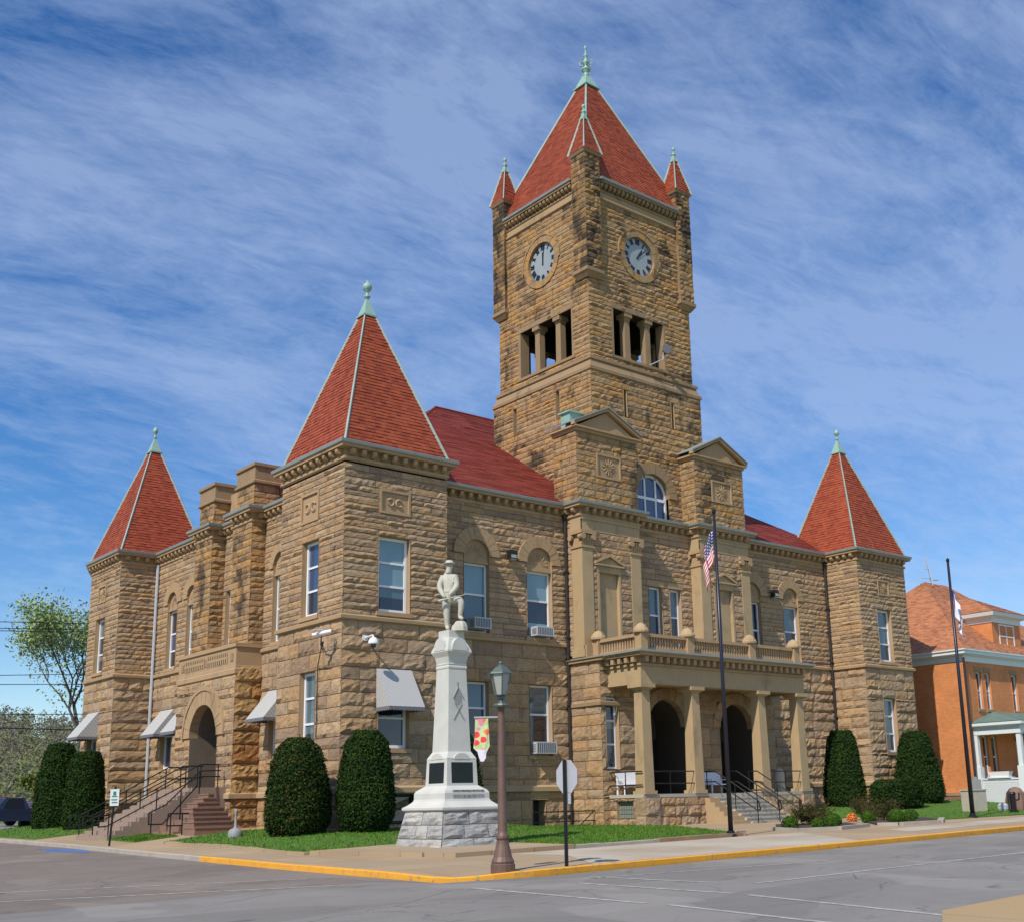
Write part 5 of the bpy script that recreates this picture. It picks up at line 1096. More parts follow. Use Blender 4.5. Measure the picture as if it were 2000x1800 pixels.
E = [('pelvis', 'belly'), ('belly', 'chest'), ('chest', 'neckb'), ('neckb', 'neck'), ('neck', 'head'), ('head', 'crown'), ('chest', 'shA'), ('shA', 'elA'), ('elA', 'wrA'), ('wrA', 'haA'), ('chest', 'shB'), ('shB', 'elB'), ('elB', 'wrB'), ('wrB', 'haB'), ('pelvis', 'hipA'), ('hipA', 'knA'), ('knA', 'anA'), ('anA', 'toA'), ('pelvis', 'hipB'), ('hipB', 'knB'), ('knB', 'caB'), ('caB', 'anB'), ('anB', 'toB')]
me = bpy.data.meshes.new('soldier_figure'); ks = list(J); org = Vector((MX, MY, MZ))
FING = []
vs = [sp(*J[k][:3])-org for k in ks]; rad = [J[k][3] for k in ks]; es = [(ks.index(a), ks.index(b)) for a, b in E]
for base in ('haA', 'haB'):
    b0 = J[base]
    for q in range(5):
        i0 = len(vs); dx = .018*(q-2)
        pts = [(b0[0]+.03+(.0 if q else -.03), b0[1]-.035, b0[2]+dx+.01), (b0[0]+.055, b0[1]-.06, b0[2]+dx-.01), (b0[0]+.05+.004*q, b0[1]-.035, b0[2]+dx-.035)]
        for p in pts: vs.append(sp(*p)-org); rad.append(.011)
        es += [(i0, i0+1), (i0+1, i0+2)]
me.from_pydata(vs, es, []); bo_ = bpy.data.objects.new('soldier_figure', me); COL.objects.link(bo_); bo_.parent = MO
me.materials.append(MAT['statue'])
bmv = bmesh.new(); bmv.from_mesh(me); sl = bmv.verts.layers.skin.verify()
bmv.verts.ensure_lookup_table()
for i, v in enumerate(bmv.verts): v[sl].radius = (rad[i], rad[i]); v[sl].use_root = (i == 0) or (i >= len(ks) and (i-len(ks)) % 3 == 0)
bmv.to_mesh(me); bmv.free()
m_ = bo_.modifiers.new('skin', 'SKIN'); m_.use_smooth_shade = True; m_ = bo_.modifiers.new('subd', 'SUBSURF'); m_.levels = 1; m_.render_levels = 2
dg = bpy.context.evaluated_depsgraph_get(); me2 = bpy.data.meshes.new_from_object(bo_.evaluated_get(dg)); bo_.modifiers.clear(); bo_.data = me2; me2.name = 'soldier_figure'
if not me2.materials: me2.materials.append(MAT['statue'])
ORG[bo_.name] = org
def bit(g, name, mat='statue', smooth=True): return g.build(name, mat, bo_, smooth)
g = MB(); g.lathe(sp(-.08, 0, 1.12), [(.17, 0), (.195, .02), (.195, .07), (.17, .09)], 14); bit(g, 'belt')
g = MB(); c = sp(-.055, -.03, 2.0); g.lathe(c, [(.20, -.0), (.20, .015), (.125, .03), (.12, .10), (.0, .13)], 14); fdir = (RV*.5-VV*.85).normalized(); sd_ = Vector((-fdir.y, fdir.x, 0))
P = [c+sd_*.1*q+fdir*f+Vector((0, 0, zz)) for q, f, zz in ((-1, .07, .02), (-.7, .16, 0), (0, .19, -.01), (.7, .16, 0), (1, .07, .02))]; g.add(P, [(0, 1, 2, 3, 4)]); bit(g, 'cap')
g = MB(); hc = sp(-.055, -.03, 1.93)
g.add([hc+fdir*.12+Vector((0, 0, .03)), hc+fdir*.12+sd_*.022-Vector((0, 0, .03)), hc+fdir*.16-Vector((0, 0, .025)), hc+fdir*.12-sd_*.022-Vector((0, 0, .03))], [(0, 1, 2), (0, 2, 3), (1, 3, 2)]); bit(g, 'nose')
for s_ in (-1, 1): g = MB(); g.lathe(hc+fdir*.108+sd_*s_*.036+Vector((0, 0, .012)), [(.004, -.012), (.016, 0), (.004, .012)], 8); bit(g, 'eye'); g = MB(); g.lathe(hc+sd_*s_*.12, [(.008, -.035), (.02, 0), (.012, .035)], 8); bit(g, 'ear')
g = MB()
P = [hc+fdir*.118+sd_*q*.033+Vector((0, 0, zz)) for q, zz in ((-1, -.055), (1, -.055), (.8, -.07), (-.8, -.07))]; g.add(P, [(0, 1, 2, 3)]); bit(g, 'mouth')
g = MB(); a, b = sp(-.42, -.26, .86), sp(.44, -.33, 1.03); g.cyl(a, a.lerp(b, .35), .04, .03, 8); g.cyl(a.lerp(b, .35), b, .022, .016, 8); bit(g, 'rifle')
g = MB()
for q in ((.29, -.18, .0, .44, .29), (.16, -.1, 0, .30, .2)): 
    c = sp(q[0], q[1], 0); g.lathe(c, [(q[3]*.55, -.02), (q[3]*.52, q[4]*.4), (q[3]*.45, q[4]*.75), (q[3]*.3, q[4]+.0)], 7)
bit(g, 'rock', smooth=False)

# ------------------------------------------------------------------ street furniture
LX, LY = -5.0, -15.95; LZ = H(LX, LY)+pav(LX, LY)-.01
o = thing('street_lamp', (LX, LY, LZ), 'pinkish brown iron street lamp with a six-sided lantern beside the yellow kerb', 'street lamp')
LX2, LY2 = LX, LY
g = MB(); g.lathe((LX, LY, LZ), [(.275, 0), (.275, .18), (.25, .2), (.26, .24), (.23, .3), (.21, .34), (.145, .62), (.135, .7)], 16); g.build('base', 'lamp_metal', o)
g = MB(); g.lathe((LX, LY, LZ+.7), [(.135, 0), (.145, .04), (.145, .1), (.115, .14), (.108, .2), (.08, 2.75), (.075, 2.9), (.1, 2.92), (.1, 2.98)], 16); g.build('post', 'lamp_metal', o, True)
zl = LZ+3.68; ln = MB(); ln.lathe((LX, LY, zl), [(.17, -.04), (.19, 0), (.17, .04), (.06, .06), (.05, .12), (.09, .16), (.09, .2), (.16, .24)], 12)
for i in range(6):
    a = i*pi/3; ln.cyl((LX+.14*cos(a), LY+.14*sin(a), zl+.24), (LX+.245*cos(a), LY+.245*sin(a), zl+.72), .014, .014, 5)
lo = ln.build('lantern', 'lantern_metal', o)
g = MB(); g.lathe((LX, LY, zl+.24), [(.125, 0), (.235, .48)], 6); g.build('lantern_pane', 'lantern_glass', lo)
g = MB(); g.lathe((LX, LY, zl+.72), [(.29, 0), (.28, .03), (.15, .15), (.08, .19), (.04, .22), (.05, .26), (.02, .3)], 6); g.build('lantern_roof', 'lantern_metal', lo)
bd = -RV
ap = Vector((LX, LY, LZ+3.42)); bdir = Vector((-.80, .60, 0))
g = MB(); g.tube([ap, ap+bdir*.62], .022, 6); g.build('banner_arm', 'alu', o)
def banner():
    t = NT('flower_print_cloth'); v = t.n('ShaderNodeTexVoronoi'); v.inputs['Scale'].default_value = 7.5; t.l(t.tc.outputs['Object'], v.inputs['Vector'])
    s_ = t.n('ShaderNodeSeparateColor'); t.l(v.outputs['Color'], s_.inputs[0])
    pet = t.ramp(v.outputs['Distance'], [(.52, 1.), (.60, 0.)]); col = t.ramp(s_.outputs[0], [(0, (.75, .05, .05)), (.35, (.8, .18, .06)), (.55, (.42, .55, .2)), (.7, (.75, .25, .35)), (.85, (.6, .62, .3))], 'CONSTANT')
    sp_ = t.n('ShaderNodeSeparateXYZ'); t.l(t.tc.outputs['Object'], sp_.inputs[0]); low = t.ramp(t.math('ADD', sp_.outputs[2], 1.3), [(.56, 0.), (.62, 1.)])
    t.set('Base Color', t.mix(t.math('MULTIPLY', pet, low), t.mix(low, (.70, .64, .72), (.52, .60, .30)), col)); t.set('Roughness', .8); return t.m
MAT['banner'] = banner()
top = ap+bdir*.44; out_ = [(-.21, 0), (.19, 0), (.22, -.55), (.23, -.85), (.12, -1.05), (.11, -1.2), (.04, -1.3), (-.05, -1.3), (-.11, -1.15), (-.14, -1.02), (-.27, -.9), (-.23, -.6)]; out_ = [(u*.74, z*.76) for u, z in out_]
g = MB(); dn = Vector((-bdir.y, bdir.x, 0)); P = [top+bdir*(-u)+dn*(.03*sin(z*4))+Vector((0, 0, z)) for u, z in out_]; n = len(P); P2 = [p+dn*.006 for p in P]; g.add(P+P2, [tuple(range(n)), tuple(range(2*n-1, n-1, -1))]+[((i+1) % n, i, n+i, n+(i+1) % n) for i in range(n)])
tag(g.build_at('banner', 'banner', top), 'white and red flower print banner hanging from the street lamp arm', 'banner')
SX, SY = -3.35, -16.2; SZ = H(SX, SY)+.12; o = thing('stop_sign', (SX, SY, SZ), 'octagonal stop sign seen from its bare grey back on a black post', 'traffic sign')
g = MB(); g.cyl((SX, SY, SZ), (SX, SY, SZ+2.42), .045, .045, 8); g.build('post', 'black_metal', o)
fn = Vector((.995, -.02, 0)).normalized(); fr = Vector((fn.y, -fn.x, 0)); ce = Vector((SX, SY, SZ+2.03))+fn*.06
g = MB(); P = [ce+fr*.41*cos(pi/8+i*pi/4)+Vector((0, 0, .41*sin(pi/8+i*pi/4))) for i in range(8)]; P2 = [p+fn*.008 for p in P]; g.add(P+P2, [tuple(range(7, -1, -1)), tuple(range(8, 16))]+[(i, (i+1) % 8, 8+(i+1) % 8, 8+i) for i in range(8)]); g.build('sign_plate', 'sign_back', o, recalc=True)
g = MB(); P = [p+fn*.004 for p in P2]; g.add(P, [tuple(range(8))]); g.build('sign_face', 'sign_red', o)
g = MB(); q = ce-Vector((0, 0, .5)); g.add([q+fr*a+Vector((0, 0, b))+fn*c for c in (0, .008) for a, b in ((-.13, -.12), (.13, -.12), (.13, .14), (-.13, .14))], [(3, 2, 1, 0), (4, 5, 6, 7), (0, 1, 5, 4), (1, 2, 6, 5), (2, 3, 7, 6), (3, 0, 4, 7)]); g.build('small_plate', 'sign_back', o, recalc=True)
# flagpoles and flags
def flagpole(x, y, h, r, label):
    z = H(x, y)+.12; o = thing('flagpole', (x, y, z), label, 'flagpole', 'flagpoles by the pavement'); g = MB(); g.lathe((x, y, z), [(.2, 0), (.2, .06), (.13, .12), (.12, .2)], 12); g.build('base', 'black_metal', o)
    g = MB(); g.cyl((x, y, z+.1), (x, y, z+h), r, r*.55, 10); g.build('pole', MAT['pole_dark'], o, True); g = MB(); g.lathe((x, y, z+h), [(.05, -.03), (.075, .03), (.075, .09), (.02, .16)], 10); g.build('finial', 'black_metal', o); return z
MAT['pole_dark'] = plain('dark_grey_bronze_pole', (.03, .03, .045), .35, .5)
def flag(x, y, zt, H_, L_, mat, name, label, wdir, spread=.42):
    g = MB(); nu, nv = 26, 20; P = []
    for j in range(nv+1):
        for i in range(nu+1):
            s_, t_ = i/nu*L_, j/nv*H_
            off = spread*(1-math.exp(-2.2*s_))*(1-.25*t_/H_); z = zt-t_*.92-s_*.80; side = .10*sin(s_*6.0+t_*1.4)*min(1, s_*2)+.03*sin(t_*7+s_*3)
            p = Vector((x, y, z))+wdir*(.05+off+.04*sin(s_*9+t_*2))+Vector((-wdir.y, wdir.x, 0))*side; P.append(p)
    n = nu+1; g.add(P, [(j*n+i, j*n+i+1, (j+1)*n+i+1, (j+1)*n+i) for j in range(nv) for i in range(nu)])
    o = g.build_at(name, mat, (x, y, zt), True); me = o.data; uv = me.uv_layers.new(name='UVMap')
    for lp in me.loops: k = lp.vertex_index; uv.data[lp.index].uv = ((k % n)/nu, (k//n)/nv)
    return tag(o, label, 'flag')
def usflag():
    t = NT('stars_and_stripes_cloth'); u = t.n('ShaderNodeUVMap'); s_ = t.n('ShaderNodeSeparateXYZ'); t.l(u.outputs[0], s_.inputs[0])
    st = t.math('GREATER_THAN', t.math('FRACT', t.math('MULTIPLY', s_.outputs[1], 6.5)), .5); c = t.mix(st, (.50, .02, .035), (.72, .70, .70))
    can = t.math('MULTIPLY', t.math('LESS_THAN', s_.outputs[0], .40), t.math('LESS_THAN', s_.outputs[1], .538))
    fx = t.math('SUBTRACT', t.math('FRACT', t.math('MULTIPLY', s_.outputs[0], 15)), .5); fy = t.math('SUBTRACT', t.math('FRACT', t.math('MULTIPLY', s_.outputs[1], 9.3)), .5)
    star = t.math('LESS_THAN', t.math('ADD', t.math('MULTIPLY', fx, fx), t.math('MULTIPLY', fy, fy)), .07); cc = t.mix(star, (.02, .03, .16), (.7, .7, .72))
    t.set('Base Color', t.mix(can, c, cc)); t.set('Roughness', .7); return t.m
def stflag():
    t = NT('white_flag_with_blue_border_cloth'); u = t.n('ShaderNodeUVMap'); s_ = t.n('ShaderNodeSeparateXYZ'); t.l(u.outputs[0], s_.inputs[0])
    a = t.math('ABSOLUTE', t.math('SUBTRACT', s_.outputs[0], .5)); b = t.math('ABSOLUTE', t.math('SUBTRACT', s_.outputs[1], .5)); bd_ = t.math('GREATER_THAN', t.math('MAXIMUM', a, b), .44)
    mid = t.math('LESS_THAN', t.math('ADD', t.math('MULTIPLY', a, a), t.math('MULTIPLY', b, b)), .04); c = t.mix(bd_, (.72, .73, .78), (.03, .06, .3)); t.set('Base Color', t.mix(mid, c, (.12, .2, .4))); t.set('Roughness', .7); return t.m
MAT['usflag'] = usflag(); MAT['stflag'] = stflag()
F1 = (8.45, -10.75); z = flagpole(*F1, 10.95, .085, 'tall dark flagpole with the stars and stripes at the end of the front lawn'); flag(*F1, z+10.35, 1.1, 1.75, 'usflag', 'national_flag', 'limp stars and stripes flag hanging from the tall pole in front of the porch', Vector((-.81, .58, 0)), .4)
F2 = (23.85, -10.4); z = flagpole(*F2, 10.85, .095, 'tall dark flagpole with a white flag near the brick house'); flag(*F2, z+9.6, 1.1, 1.7, 'stflag', 'state_flag', 'limp white and blue flag hanging from the pole in front of the brick house', Vector((.78, -.62, 0)), .3)
# accessible parking sign
PX, PY = -5.35, 7.2; PZ = H(PX, PY)+.12; o = thing('parking_sign', (PX, PY, PZ), 'small pale parking sign with green lettering on a leaning dark post', 'traffic sign'); fv = Vector((-.55, -.83, 0)); fr2 = Vector((.83, -.55, 0))
g = MB(); g.cyl((PX, PY, PZ-.1), (PX+.12, PY, PZ+2.15), .04, .04, 8); g.build('post', 'black_metal', o); c = Vector((PX+.11, PY, PZ+1.75))+fv*.05
g = MB(); g.add([c+fr2*a+Vector((0, 0, b))+fv*d for d in (0, .01) for a, b in ((-.16, -.3), (.16, -.3), (.16, .3), (-.16, .3))], [(3, 2, 1, 0), (4, 5, 6, 7), (0, 1, 5, 4), (1, 2, 6, 5), (2, 3, 7, 6), (3, 0, 4, 7)]); g.build('sign_plate', 'sign_face', o, recalc=True)
g = MB()
for a0, a1, b0, b1 in ((-.05, .05, .08, .22), (-.1, .1, .02, .06), (-.11, .1, -.1, -.06), (-.09, .11, -.2, -.16)): g.add([c+fr2*a+Vector((0, 0, b))+fv*.016 for a, b in ((a0, b0), (a1, b0), (a1, b1), (a0, b1))], [(0, 1, 2, 3)])
g.build('sign_print', 'sign_green', o)
AX, AY = -2.75, 2.3; AZ = H(AX, AY)+.16; g = MB(); g.lathe((AX, AY, AZ), [(.25, 0), (.26, .05), (.25, .22), (.19, .30), (.08, .34), (.05, .38), (.045, .82), (.055, .86), (.06, .94), (.04, 1.0)], 16); tag(g.build_at('ash_bin', 'ash_grey', (AX, AY, AZ), True), 'grey bottle-shaped ash bin at the edge of the lawn by the side steps', 'bin')

# ------------------------------------------------------------------ plants
def leafquad(g, p, n, s, b, jit=.9):
    d = Vector((random.gauss(0, 1), random.gauss(0, 1), random.gauss(0, 1))); d = (d*jit+n).normalized(); a = d.orthogonal().normalized(); a = Matrix.Rotation(random.uniform(0, 6.28), 3, d) @ a; c = d.cross(a)
    g.add([p-a*s-c*s*.35, p+a*s*.1-c*s*.5, p+a*s, p+a*s*.1+c*s*.5], [(0, 1, 2, 3)], b)
def clipped(x, y, prof, h, n, size, mat, label, bumps=.06, core=.9, name='clipped_yew', elx=1, ely=1, cat='shrub', group='clipped yews round the courthouse', rz=0, z0=None):
    z0 = H(x, y)+.1 if z0 is None else z0; g = MB(); m = len(prof)-1
    def R(t): k = min(m-1, int(t*m)); f = t*m-k; return prof[k]*(1-f)+prof[k+1]*f
    ph = [random.uniform(0, 6) for _ in range(6)]
    def rr(t, a): return R(t)*(1+bumps*(sin(3*a+ph[0]+4*t)+.7*sin(5*a+ph[1]-7*t)+.6*sin(9*a+ph[2]+11*t))/2)
    cc, ss = cos(rz), sin(rz)
    def pt(t, a, k, z): X, Y = rr(t, a)*k*cos(a)*elx, rr(t, a)*k*sin(a)*ely; return Vector((x+X*cc-Y*ss, y+X*ss+Y*cc, z0+z))
    nt_, na = 14, 20
    for j in range(nt_):
        for i in range(na): g.poly(pt(j/nt_, 2*pi*i/na, core, h*j/nt_), pt(j/nt_, 2*pi*(i+1)/na, core, h*j/nt_), pt((j+1)/nt_, 2*pi*(i+1)/na, core, h*(j+1)/nt_*.985), pt((j+1)/nt_, 2*pi*i/na, core, h*(j+1)/nt_*.985), b=.0)
    g.poly(*[pt(1, 2*pi*i/na, core, h*.985) for i in range(na)], b=0.)
    rt = R(1); tot = sum(prof)/len(prof)
    ctop = n*rt*rt/(rt*rt+2*h*tot)
    for k in range(n):
        b = random.random(); a = random.uniform(0, 2*pi); st = random.uniform(1.0, 1.10) if random.random() < .05 else 1
        if k < ctop: q = sqrt(random.random()); p = pt(1, a, q, h*random.uniform(.975, 1.015)*(1+(st-1)*.5)); nn = Vector((cos(a)*.3*q, sin(a)*.3*q, 1))
        else:
            t = random.random()
            if random.random() > R(t)/max(prof): t = random.random()
            p = pt(t, a, random.uniform(.92, 1.03)*st, h*t); nn = Vector((cos(a), sin(a), .3))
        leafquad(g, p, nn, size*random.uniform(.7, 1.3), b)
    return tag(g.build_at(name, mat, (x, y, z0)), label, cat, group)
YP = [.74, .94, 1.0, 1.0, .98, .94, .89, .83, .76, .66, .36]
def yp(r, p=YP): return [q*r for q in p]
clipped(-1.62, .0, yp(1.10), 3.3, 15000, .052, 'yew_brown', 'large clipped yew with brown tips beside the side wall of the near corner', .09)
clipped(.45, -1.1, yp(1.0, [.6, .85, .97, 1, .99, .96, .92, .87, .81, .72, .42]), 3.5, 13000, .050, 'yew', 'smooth dark clipped yew on the lawn just left of the monument', .03)
clipped(5.55, 0.6, yp(.95), 3.75, 6000, .055, 'yew', 'dark tapered yew half hidden behind the white monument', .03)
clipped(-1.65, 24.9, yp(1.1, [.95, 1, 1, .99, .97, .93, .88, .82, .76, .68, .5]), 4.1, 9000, .065, 'yew', 'taller clipped yew at the far left corner, next to the parked pickup', .03)
clipped(-1.75, 20.7, yp(.92, [.9, 1, 1, .99, .97, .95, .92, .88, .84, .78, .6]), 3.55, 9000, .06, 'yew', 'rounded clipped yew at the foot of the pink side steps', .03)
clipped(27.5, -1.4, yp(1.02, [.85, 1, 1, .97, .93, .88, .83, .78, .73, .66, .5]), 3.7, 10000, .055, 'yew', 'clipped yew between the porch and the right corner tower', .03)
clipped(33.8, -1.5, yp(1.3, [.8, .98, 1, .95, .9, .84, .78, .72, .67, .6, .45]), 3.7, 11000, .06, 'yew', 'broad clipped yew at the right corner next to the brick house', .03)
clipped(29.1, -3.3, [.6, .72, .75, .75, .74, .7, .55], 1.4, 9000, .055, 'yew', 'low flat-topped hedge between the two clipped yews on the right', .04, .9, 'hedge', 2.7, 1.0, 'hedge', None)
for (x, y, r, lb) in ((13.2, -9.4, .30, 'small round boxwood at the left end of the bed by the front steps'), (13.9, -10.1, .24, 'smallest round boxwood, second from the left in the bed by the front steps'), (14.75, -10.1, .31, 'small round boxwood, third from the left in the bed by the front steps'), (15.8, -9.4, .29, 'small round boxwood at the right end of the bed by the front steps'),
                      (18.7, -8.9, .30, 'small round boxwood at the left end of the right-hand bed'), (18.5, -10.3, .34, 'largest round boxwood in the middle of the right-hand bed'), (19.3, -10.35, .24, 'small pale boxwood, third from the left in the right-hand bed'), (20.9, -9.4, .29, 'small round boxwood at the right end of the right-hand bed')):
    clipped(x, y, [r*q for q in (.6, .9, 1, .97, .8, .4)], r*1.65, 900, .03, 'box', lb, .08, .8, 'boxwood', 1, 1, 'shrub', 'small boxwoods in the beds')
def loose(x, y, r, h, n, size, mat, label, name, group=None):
    z0 = H(x, y)+.15; g = MB()
    for k in range(46):
        a = random.uniform(0, 6.28); q = r*sqrt(random.random()); t = Vector((x+q*cos(a), y+q*sin(a), z0+h*random.uniform(.55, 1)*(1-.45*(q/r)**2))); b = Vector((x+.1*cos(a), y+.1*sin(a), z0)); m = b.lerp(t, .5)+Vector((0, 0, .1)); g.tube([b, m, t], .008, 3)
        for i in range(n//46):
            u = random.uniform(.35, 1.02); p = b.lerp(t, u)+Vector((random.gauss(0, .09), random.gauss(0, .09), random.gauss(0, .07))); leafquad(g, p, Vector((0, 0, 1)), size*random.uniform(.6, 1.3), random.random(), 1.5)
    return tag(g.build_at(name, mat, (x, y, z0)), label, 'shrub', group)
loose(15.9, -8.4, .95, 1.05, 4200, .035, 'barberry', 'loose olive brown bush in the bed by the front steps', 'barberry_bush', 'brown bushes in the beds'); loose(20.3, -8.6, .85, .95, 3600, .035, 'barberry', 'loose brownish bush behind the boxwoods of the right-hand bed', 'barberry_bush', 'brown bushes in the beds'); loose(21.2, -7.0, .7, 1.25, 2600, .035, 'barberry', 'taller thin brownish bush standing against the low hedge', 'barberry_bush', 'brown bushes in the beds')
clipped(19.4, -7.6, [.1, .17, .19, .17, .1], .34, 420, .05, 'orange', 'clump of orange flowers between the two planting beds', .15, .7, 'orange_flowers', 1, 1, 'flowers', None)
def inside(p, poly):
    x, y = p; r = False; n = len(poly)
    for i in range(n):
        (x1, y1), (x2, y2) = poly[i], poly[(i+1) % n]
        if (y1 > y) != (y2 > y) and x < (x2-x1)*(y-y1)/(y2-y1)+x1: r = not r
    return r
g = MB()
for poly, n, off in ((LAWN1, 26000, .2), (LAWN2, 9000, .17), (LAWN3, 5000, .16), ([(-4.2, 10.7), (-4.3, 7.4), (-2.75, 7.2), (-2.75, 10.6)], 2500, .17)):
    xs = [p[0] for p in poly]; ys = [p[1] for p in poly]; k = 0
    while k < n:
        p = (random.uniform(min(xs), min(max(xs), 45)), random.uniform(min(ys), max(ys)))
        if not inside(p, poly): k += .3; continue
        k += 1; z = H(*p)+off-.01; a = random.uniform(0, 6.28); w = random.uniform(.012, .028); h = random.uniform(.03, .085); dx, dy = cos(a), sin(a)
        g.add([(p[0]-dx*w, p[1]-dy*w, z), (p[0]+dx*w, p[1]+dy*w, z), (p[0]+random.gauss(0, .02), p[1]+random.gauss(0, .02), z+h)], [(0, 1, 2)], random.random())
o = g.build('grass_blades', 'blade'); tag(o, 'short bright green grass of the courthouse lawns', 'grass', None, 'stuff')
def tree(x, y, z, h, tw, spread, nleaf, ls, mat, label, group=None, lean=(0, 0), depth=4, name='spring_tree', fork=.28):
    o = thing(name, (x, y, z), label, 'tree', group); g = MB(); tips = []
    def br(p, d, ln, r, lv):
        q = p+d*ln*.5+Vector((random.gauss(0, .04)*ln, random.gauss(0, .04)*ln, 0)); e = p+d*ln; g.cyl(p, q, r, r*.82, 7 if lv < 2 else 4, False); g.cyl(q, e, r*.82, r*.62, 7 if lv < 2 else 4, False)
        if lv >= 2: tips.append((q, lv))
        if lv >= depth: tips.append((e, lv+1)); return
        for k in range(random.choice((2, 3, 3))):
            a = random.uniform(0, 6.28); s_ = spread*random.uniform(.5, 1.1); nd = (d+Vector((cos(a)*s_, sin(a)*s_, random.uniform(.0, .35)))).normalized(); br(e, nd, ln*random.uniform(.62, .85), r*random.uniform(.5, .68), lv+1)
    br(Vector((x, y, z)), Vector((lean[0], lean[1], 1)).normalized(), h*fork, tw, 0); g.build('trunk', 'bark', o)
    g = MB()
    for k in range(nleaf):
        p, lv = random.choice(tips); q = p+Vector((random.gauss(0, 1), random.gauss(0, 1), random.gauss(0, .8)))*h*.034; leafquad(g, q, Vector((0, 0, 1)), ls*random.uniform(.5, 1.3), random.random(), 2)
    g.build('crown', mat, o); return o
random.seed(21)
tree(5.0, 41, H(4, 41), 16.5, .24, .47, 15000, .115, 'spring', 'tall thin-leaved spring tree at the far left corner of the courthouse', 'trees beyond the side street', (-.05, 0), 5)
random.seed(5)
for i, (x, y, h, lb) in enumerate(((-1.5, 66, 7, 'yellow-green tree far behind the parked pickup'), (6.5, 78, 8.5, 'pale green tree beyond the car park, in front of the wooded hill'), (9.0, 62, 7.5, 'bushy yellow-green tree between the far yew and the hill'))):
    tree(x, y, H(x, y)-.2, h, .16, .75, 2600, .2, 'spring2', lb, 'trees beyond the side street', (0, 0), 4, fork=.2)
# hill with woods
g = MB(); nx, ny = 60, 24
def hz(x, y):
    t = max(0, min(1, (y-190)/260)); b = t*t*(3-2*t)*(27+4*sin(x*.013+1)+3*sin(x*.031)); return 1.0+b
for j in range(ny+1):
    for i in range(nx+1): x, y = -500+i*20, 180+j*18; g.v.append((x, y, hz(x, y)+random.uniform(-.6, .6)-(1 if j == 0 else 0)))
for j in range(ny):
    for i in range(nx): k = j*(nx+1)+i; g.f.append((k, k+1, k+nx+2, k+nx+1)); g.b.append(random.random())
MAT['hill'] = leafm('leaf_litter_hillside', [(.085, .066, .045), (.10, .08, .055), (.075, .07, .04)], .95)
tag(g.build('hill', 'hill'), kind='structure')
MAT['woods'] = leafm('bare_spring_woodland', [(.17, .155, .13), (.155, .145, .12), (.185, .165, .14), (.16, .155, .11), (.17, .19, .085), (.20, .225, .09), (.15, .14, .12)], .95)
g = MB(); random.seed(9)
for k in range(1500):
    y = 190+230*random.random()**.8; x = random.uniform(-15, 175)*(y/420)+random.uniform(-10, 40); z = hz(x, y); h = random.uniform(6, 11); b0 = random.choice((.05, .2, .35, .5, .9)) if random.random() < .1+.75*min(1, max(0, z-5)/24) else random.choice((.62, .78))
    for q in range(60):
        t = random.uniform(.15, 1); rr_ = h*.26*sin(pi*min(1, t*.85+.12)); p = Vector((x+random.gauss(0, rr_*.6), y+random.gauss(0, rr_*.6), z+h*t)); leafquad(g, p, Vector((0, -1, .3)), random.uniform(.2, .5), min(.999, max(0, b0+random.gauss(0, .10))), .55)
tag(g.build('woodland', 'woods'), 'grey-brown bare spring woodland covering the distant hill', 'woodland', None, 'stuff')

# ------------------------------------------------------------------ brick house
HX, HY = 41.0, -.5; HB = thing('brick_house', (HX, HY, 0), 'orange brick house with a shingled hip roof, dormer and white porch', 'house')
hb = MB(); WN = ((42.25, 42.85, 5.65, 7.85), (43.25, 43.85, 5.65, 7.85), (46.3, 46.95, 5.65, 7.85), (42.25, 42.85, 1.7, 4.1), (43.25, 43.85, 1.7, 4.1), (46.0, 46.9, 1.2, 4.2))
FH = Face('S', HY); xs = sorted({HX, 56.}|{w[0] for w in WN}|{w[1] for w in WN}); zs_ = sorted({.9, 8.7}|{w[2] for w in WN}|{w[3] for w in WN})
for x0, x1 in zip(xs, xs[1:]):
    for z0, z1 in zip(zs_, zs_[1:]):
        if any(w[0]-.01 < (x0+x1)/2 < w[1] and w[2] < (z0+z1)/2 < w[3] for w in WN): continue
        fq(hb, FH, [(x0, z0, 0), (x1, z0, 0), (x1, z1, 0), (x0, z1, 0)])
hb.poly((HX, HY, .9), (HX, HY, 8.7), (HX, 12, 8.7), (HX, 12, .9)); hb.poly((HX, 12, 0), (HX, 12, 8.7), (56, 12, 8.7), (56, 12, 0)); hb.poly((56, HY, 0), (56, 12, 0), (56, 12, 8.7), (56, HY, 8.7))
for w in WN: reveal(hb, FH, *w, .25)
hb.build('wall', 'brick', HB)
g = MB(); g.box(HX-.08, 56, HY-.08, 12, -.6, .72); g.build('foundation', 'redrock', HB); g = MB(); g.box(HX-.12, 56, HY-.12, 12, .72, .9); g.build('foundation_ledge', 'dressed_dark', HB)
for i, w in enumerate(WN):
    ww = window(FH, w[0], w[1], w[2], w[3], (.5,), ('glass', 'glass'), parent=HB, fw=.07, ftone='white_trim', d=-.1)
    if i < 3: g = MB(); fbox(g, FH, w[0]-.1, w[1]+.1, w[3], w[3]+.28, -.03, .03); g.build('lintel', 'dressed_dark', HB); g = MB(); fbox(g, FH, w[0]-.06, w[1]+.06, w[2]-.14, w[2], -.1, .07); g.build('sill', 'dressed_dark', HB)
g = MB(); pth = [(HX, 12), (HX, HY), (56, HY), (56, 12)]; g.sweep(pth, [(.02, 8.4), (.06, 8.42), (.06, 8.7), (.3, 8.78), (.42, 8.82), (.42, 8.95), (.5, 9.02), (.5, 9.12), (-.2, 9.2)]); g.build('eaves', 'white_trim', HB)
g = MB(); e = .5; A, B, C, D = (HX-e, HY-e, 9.1), (56+e, HY-e, 9.1), (56+e, 12+e, 9.1), (HX-e, 12+e, 9.1); R0, R1 = (48.0, 5.9, 14.85), (50.6, 5.9, 14.85)
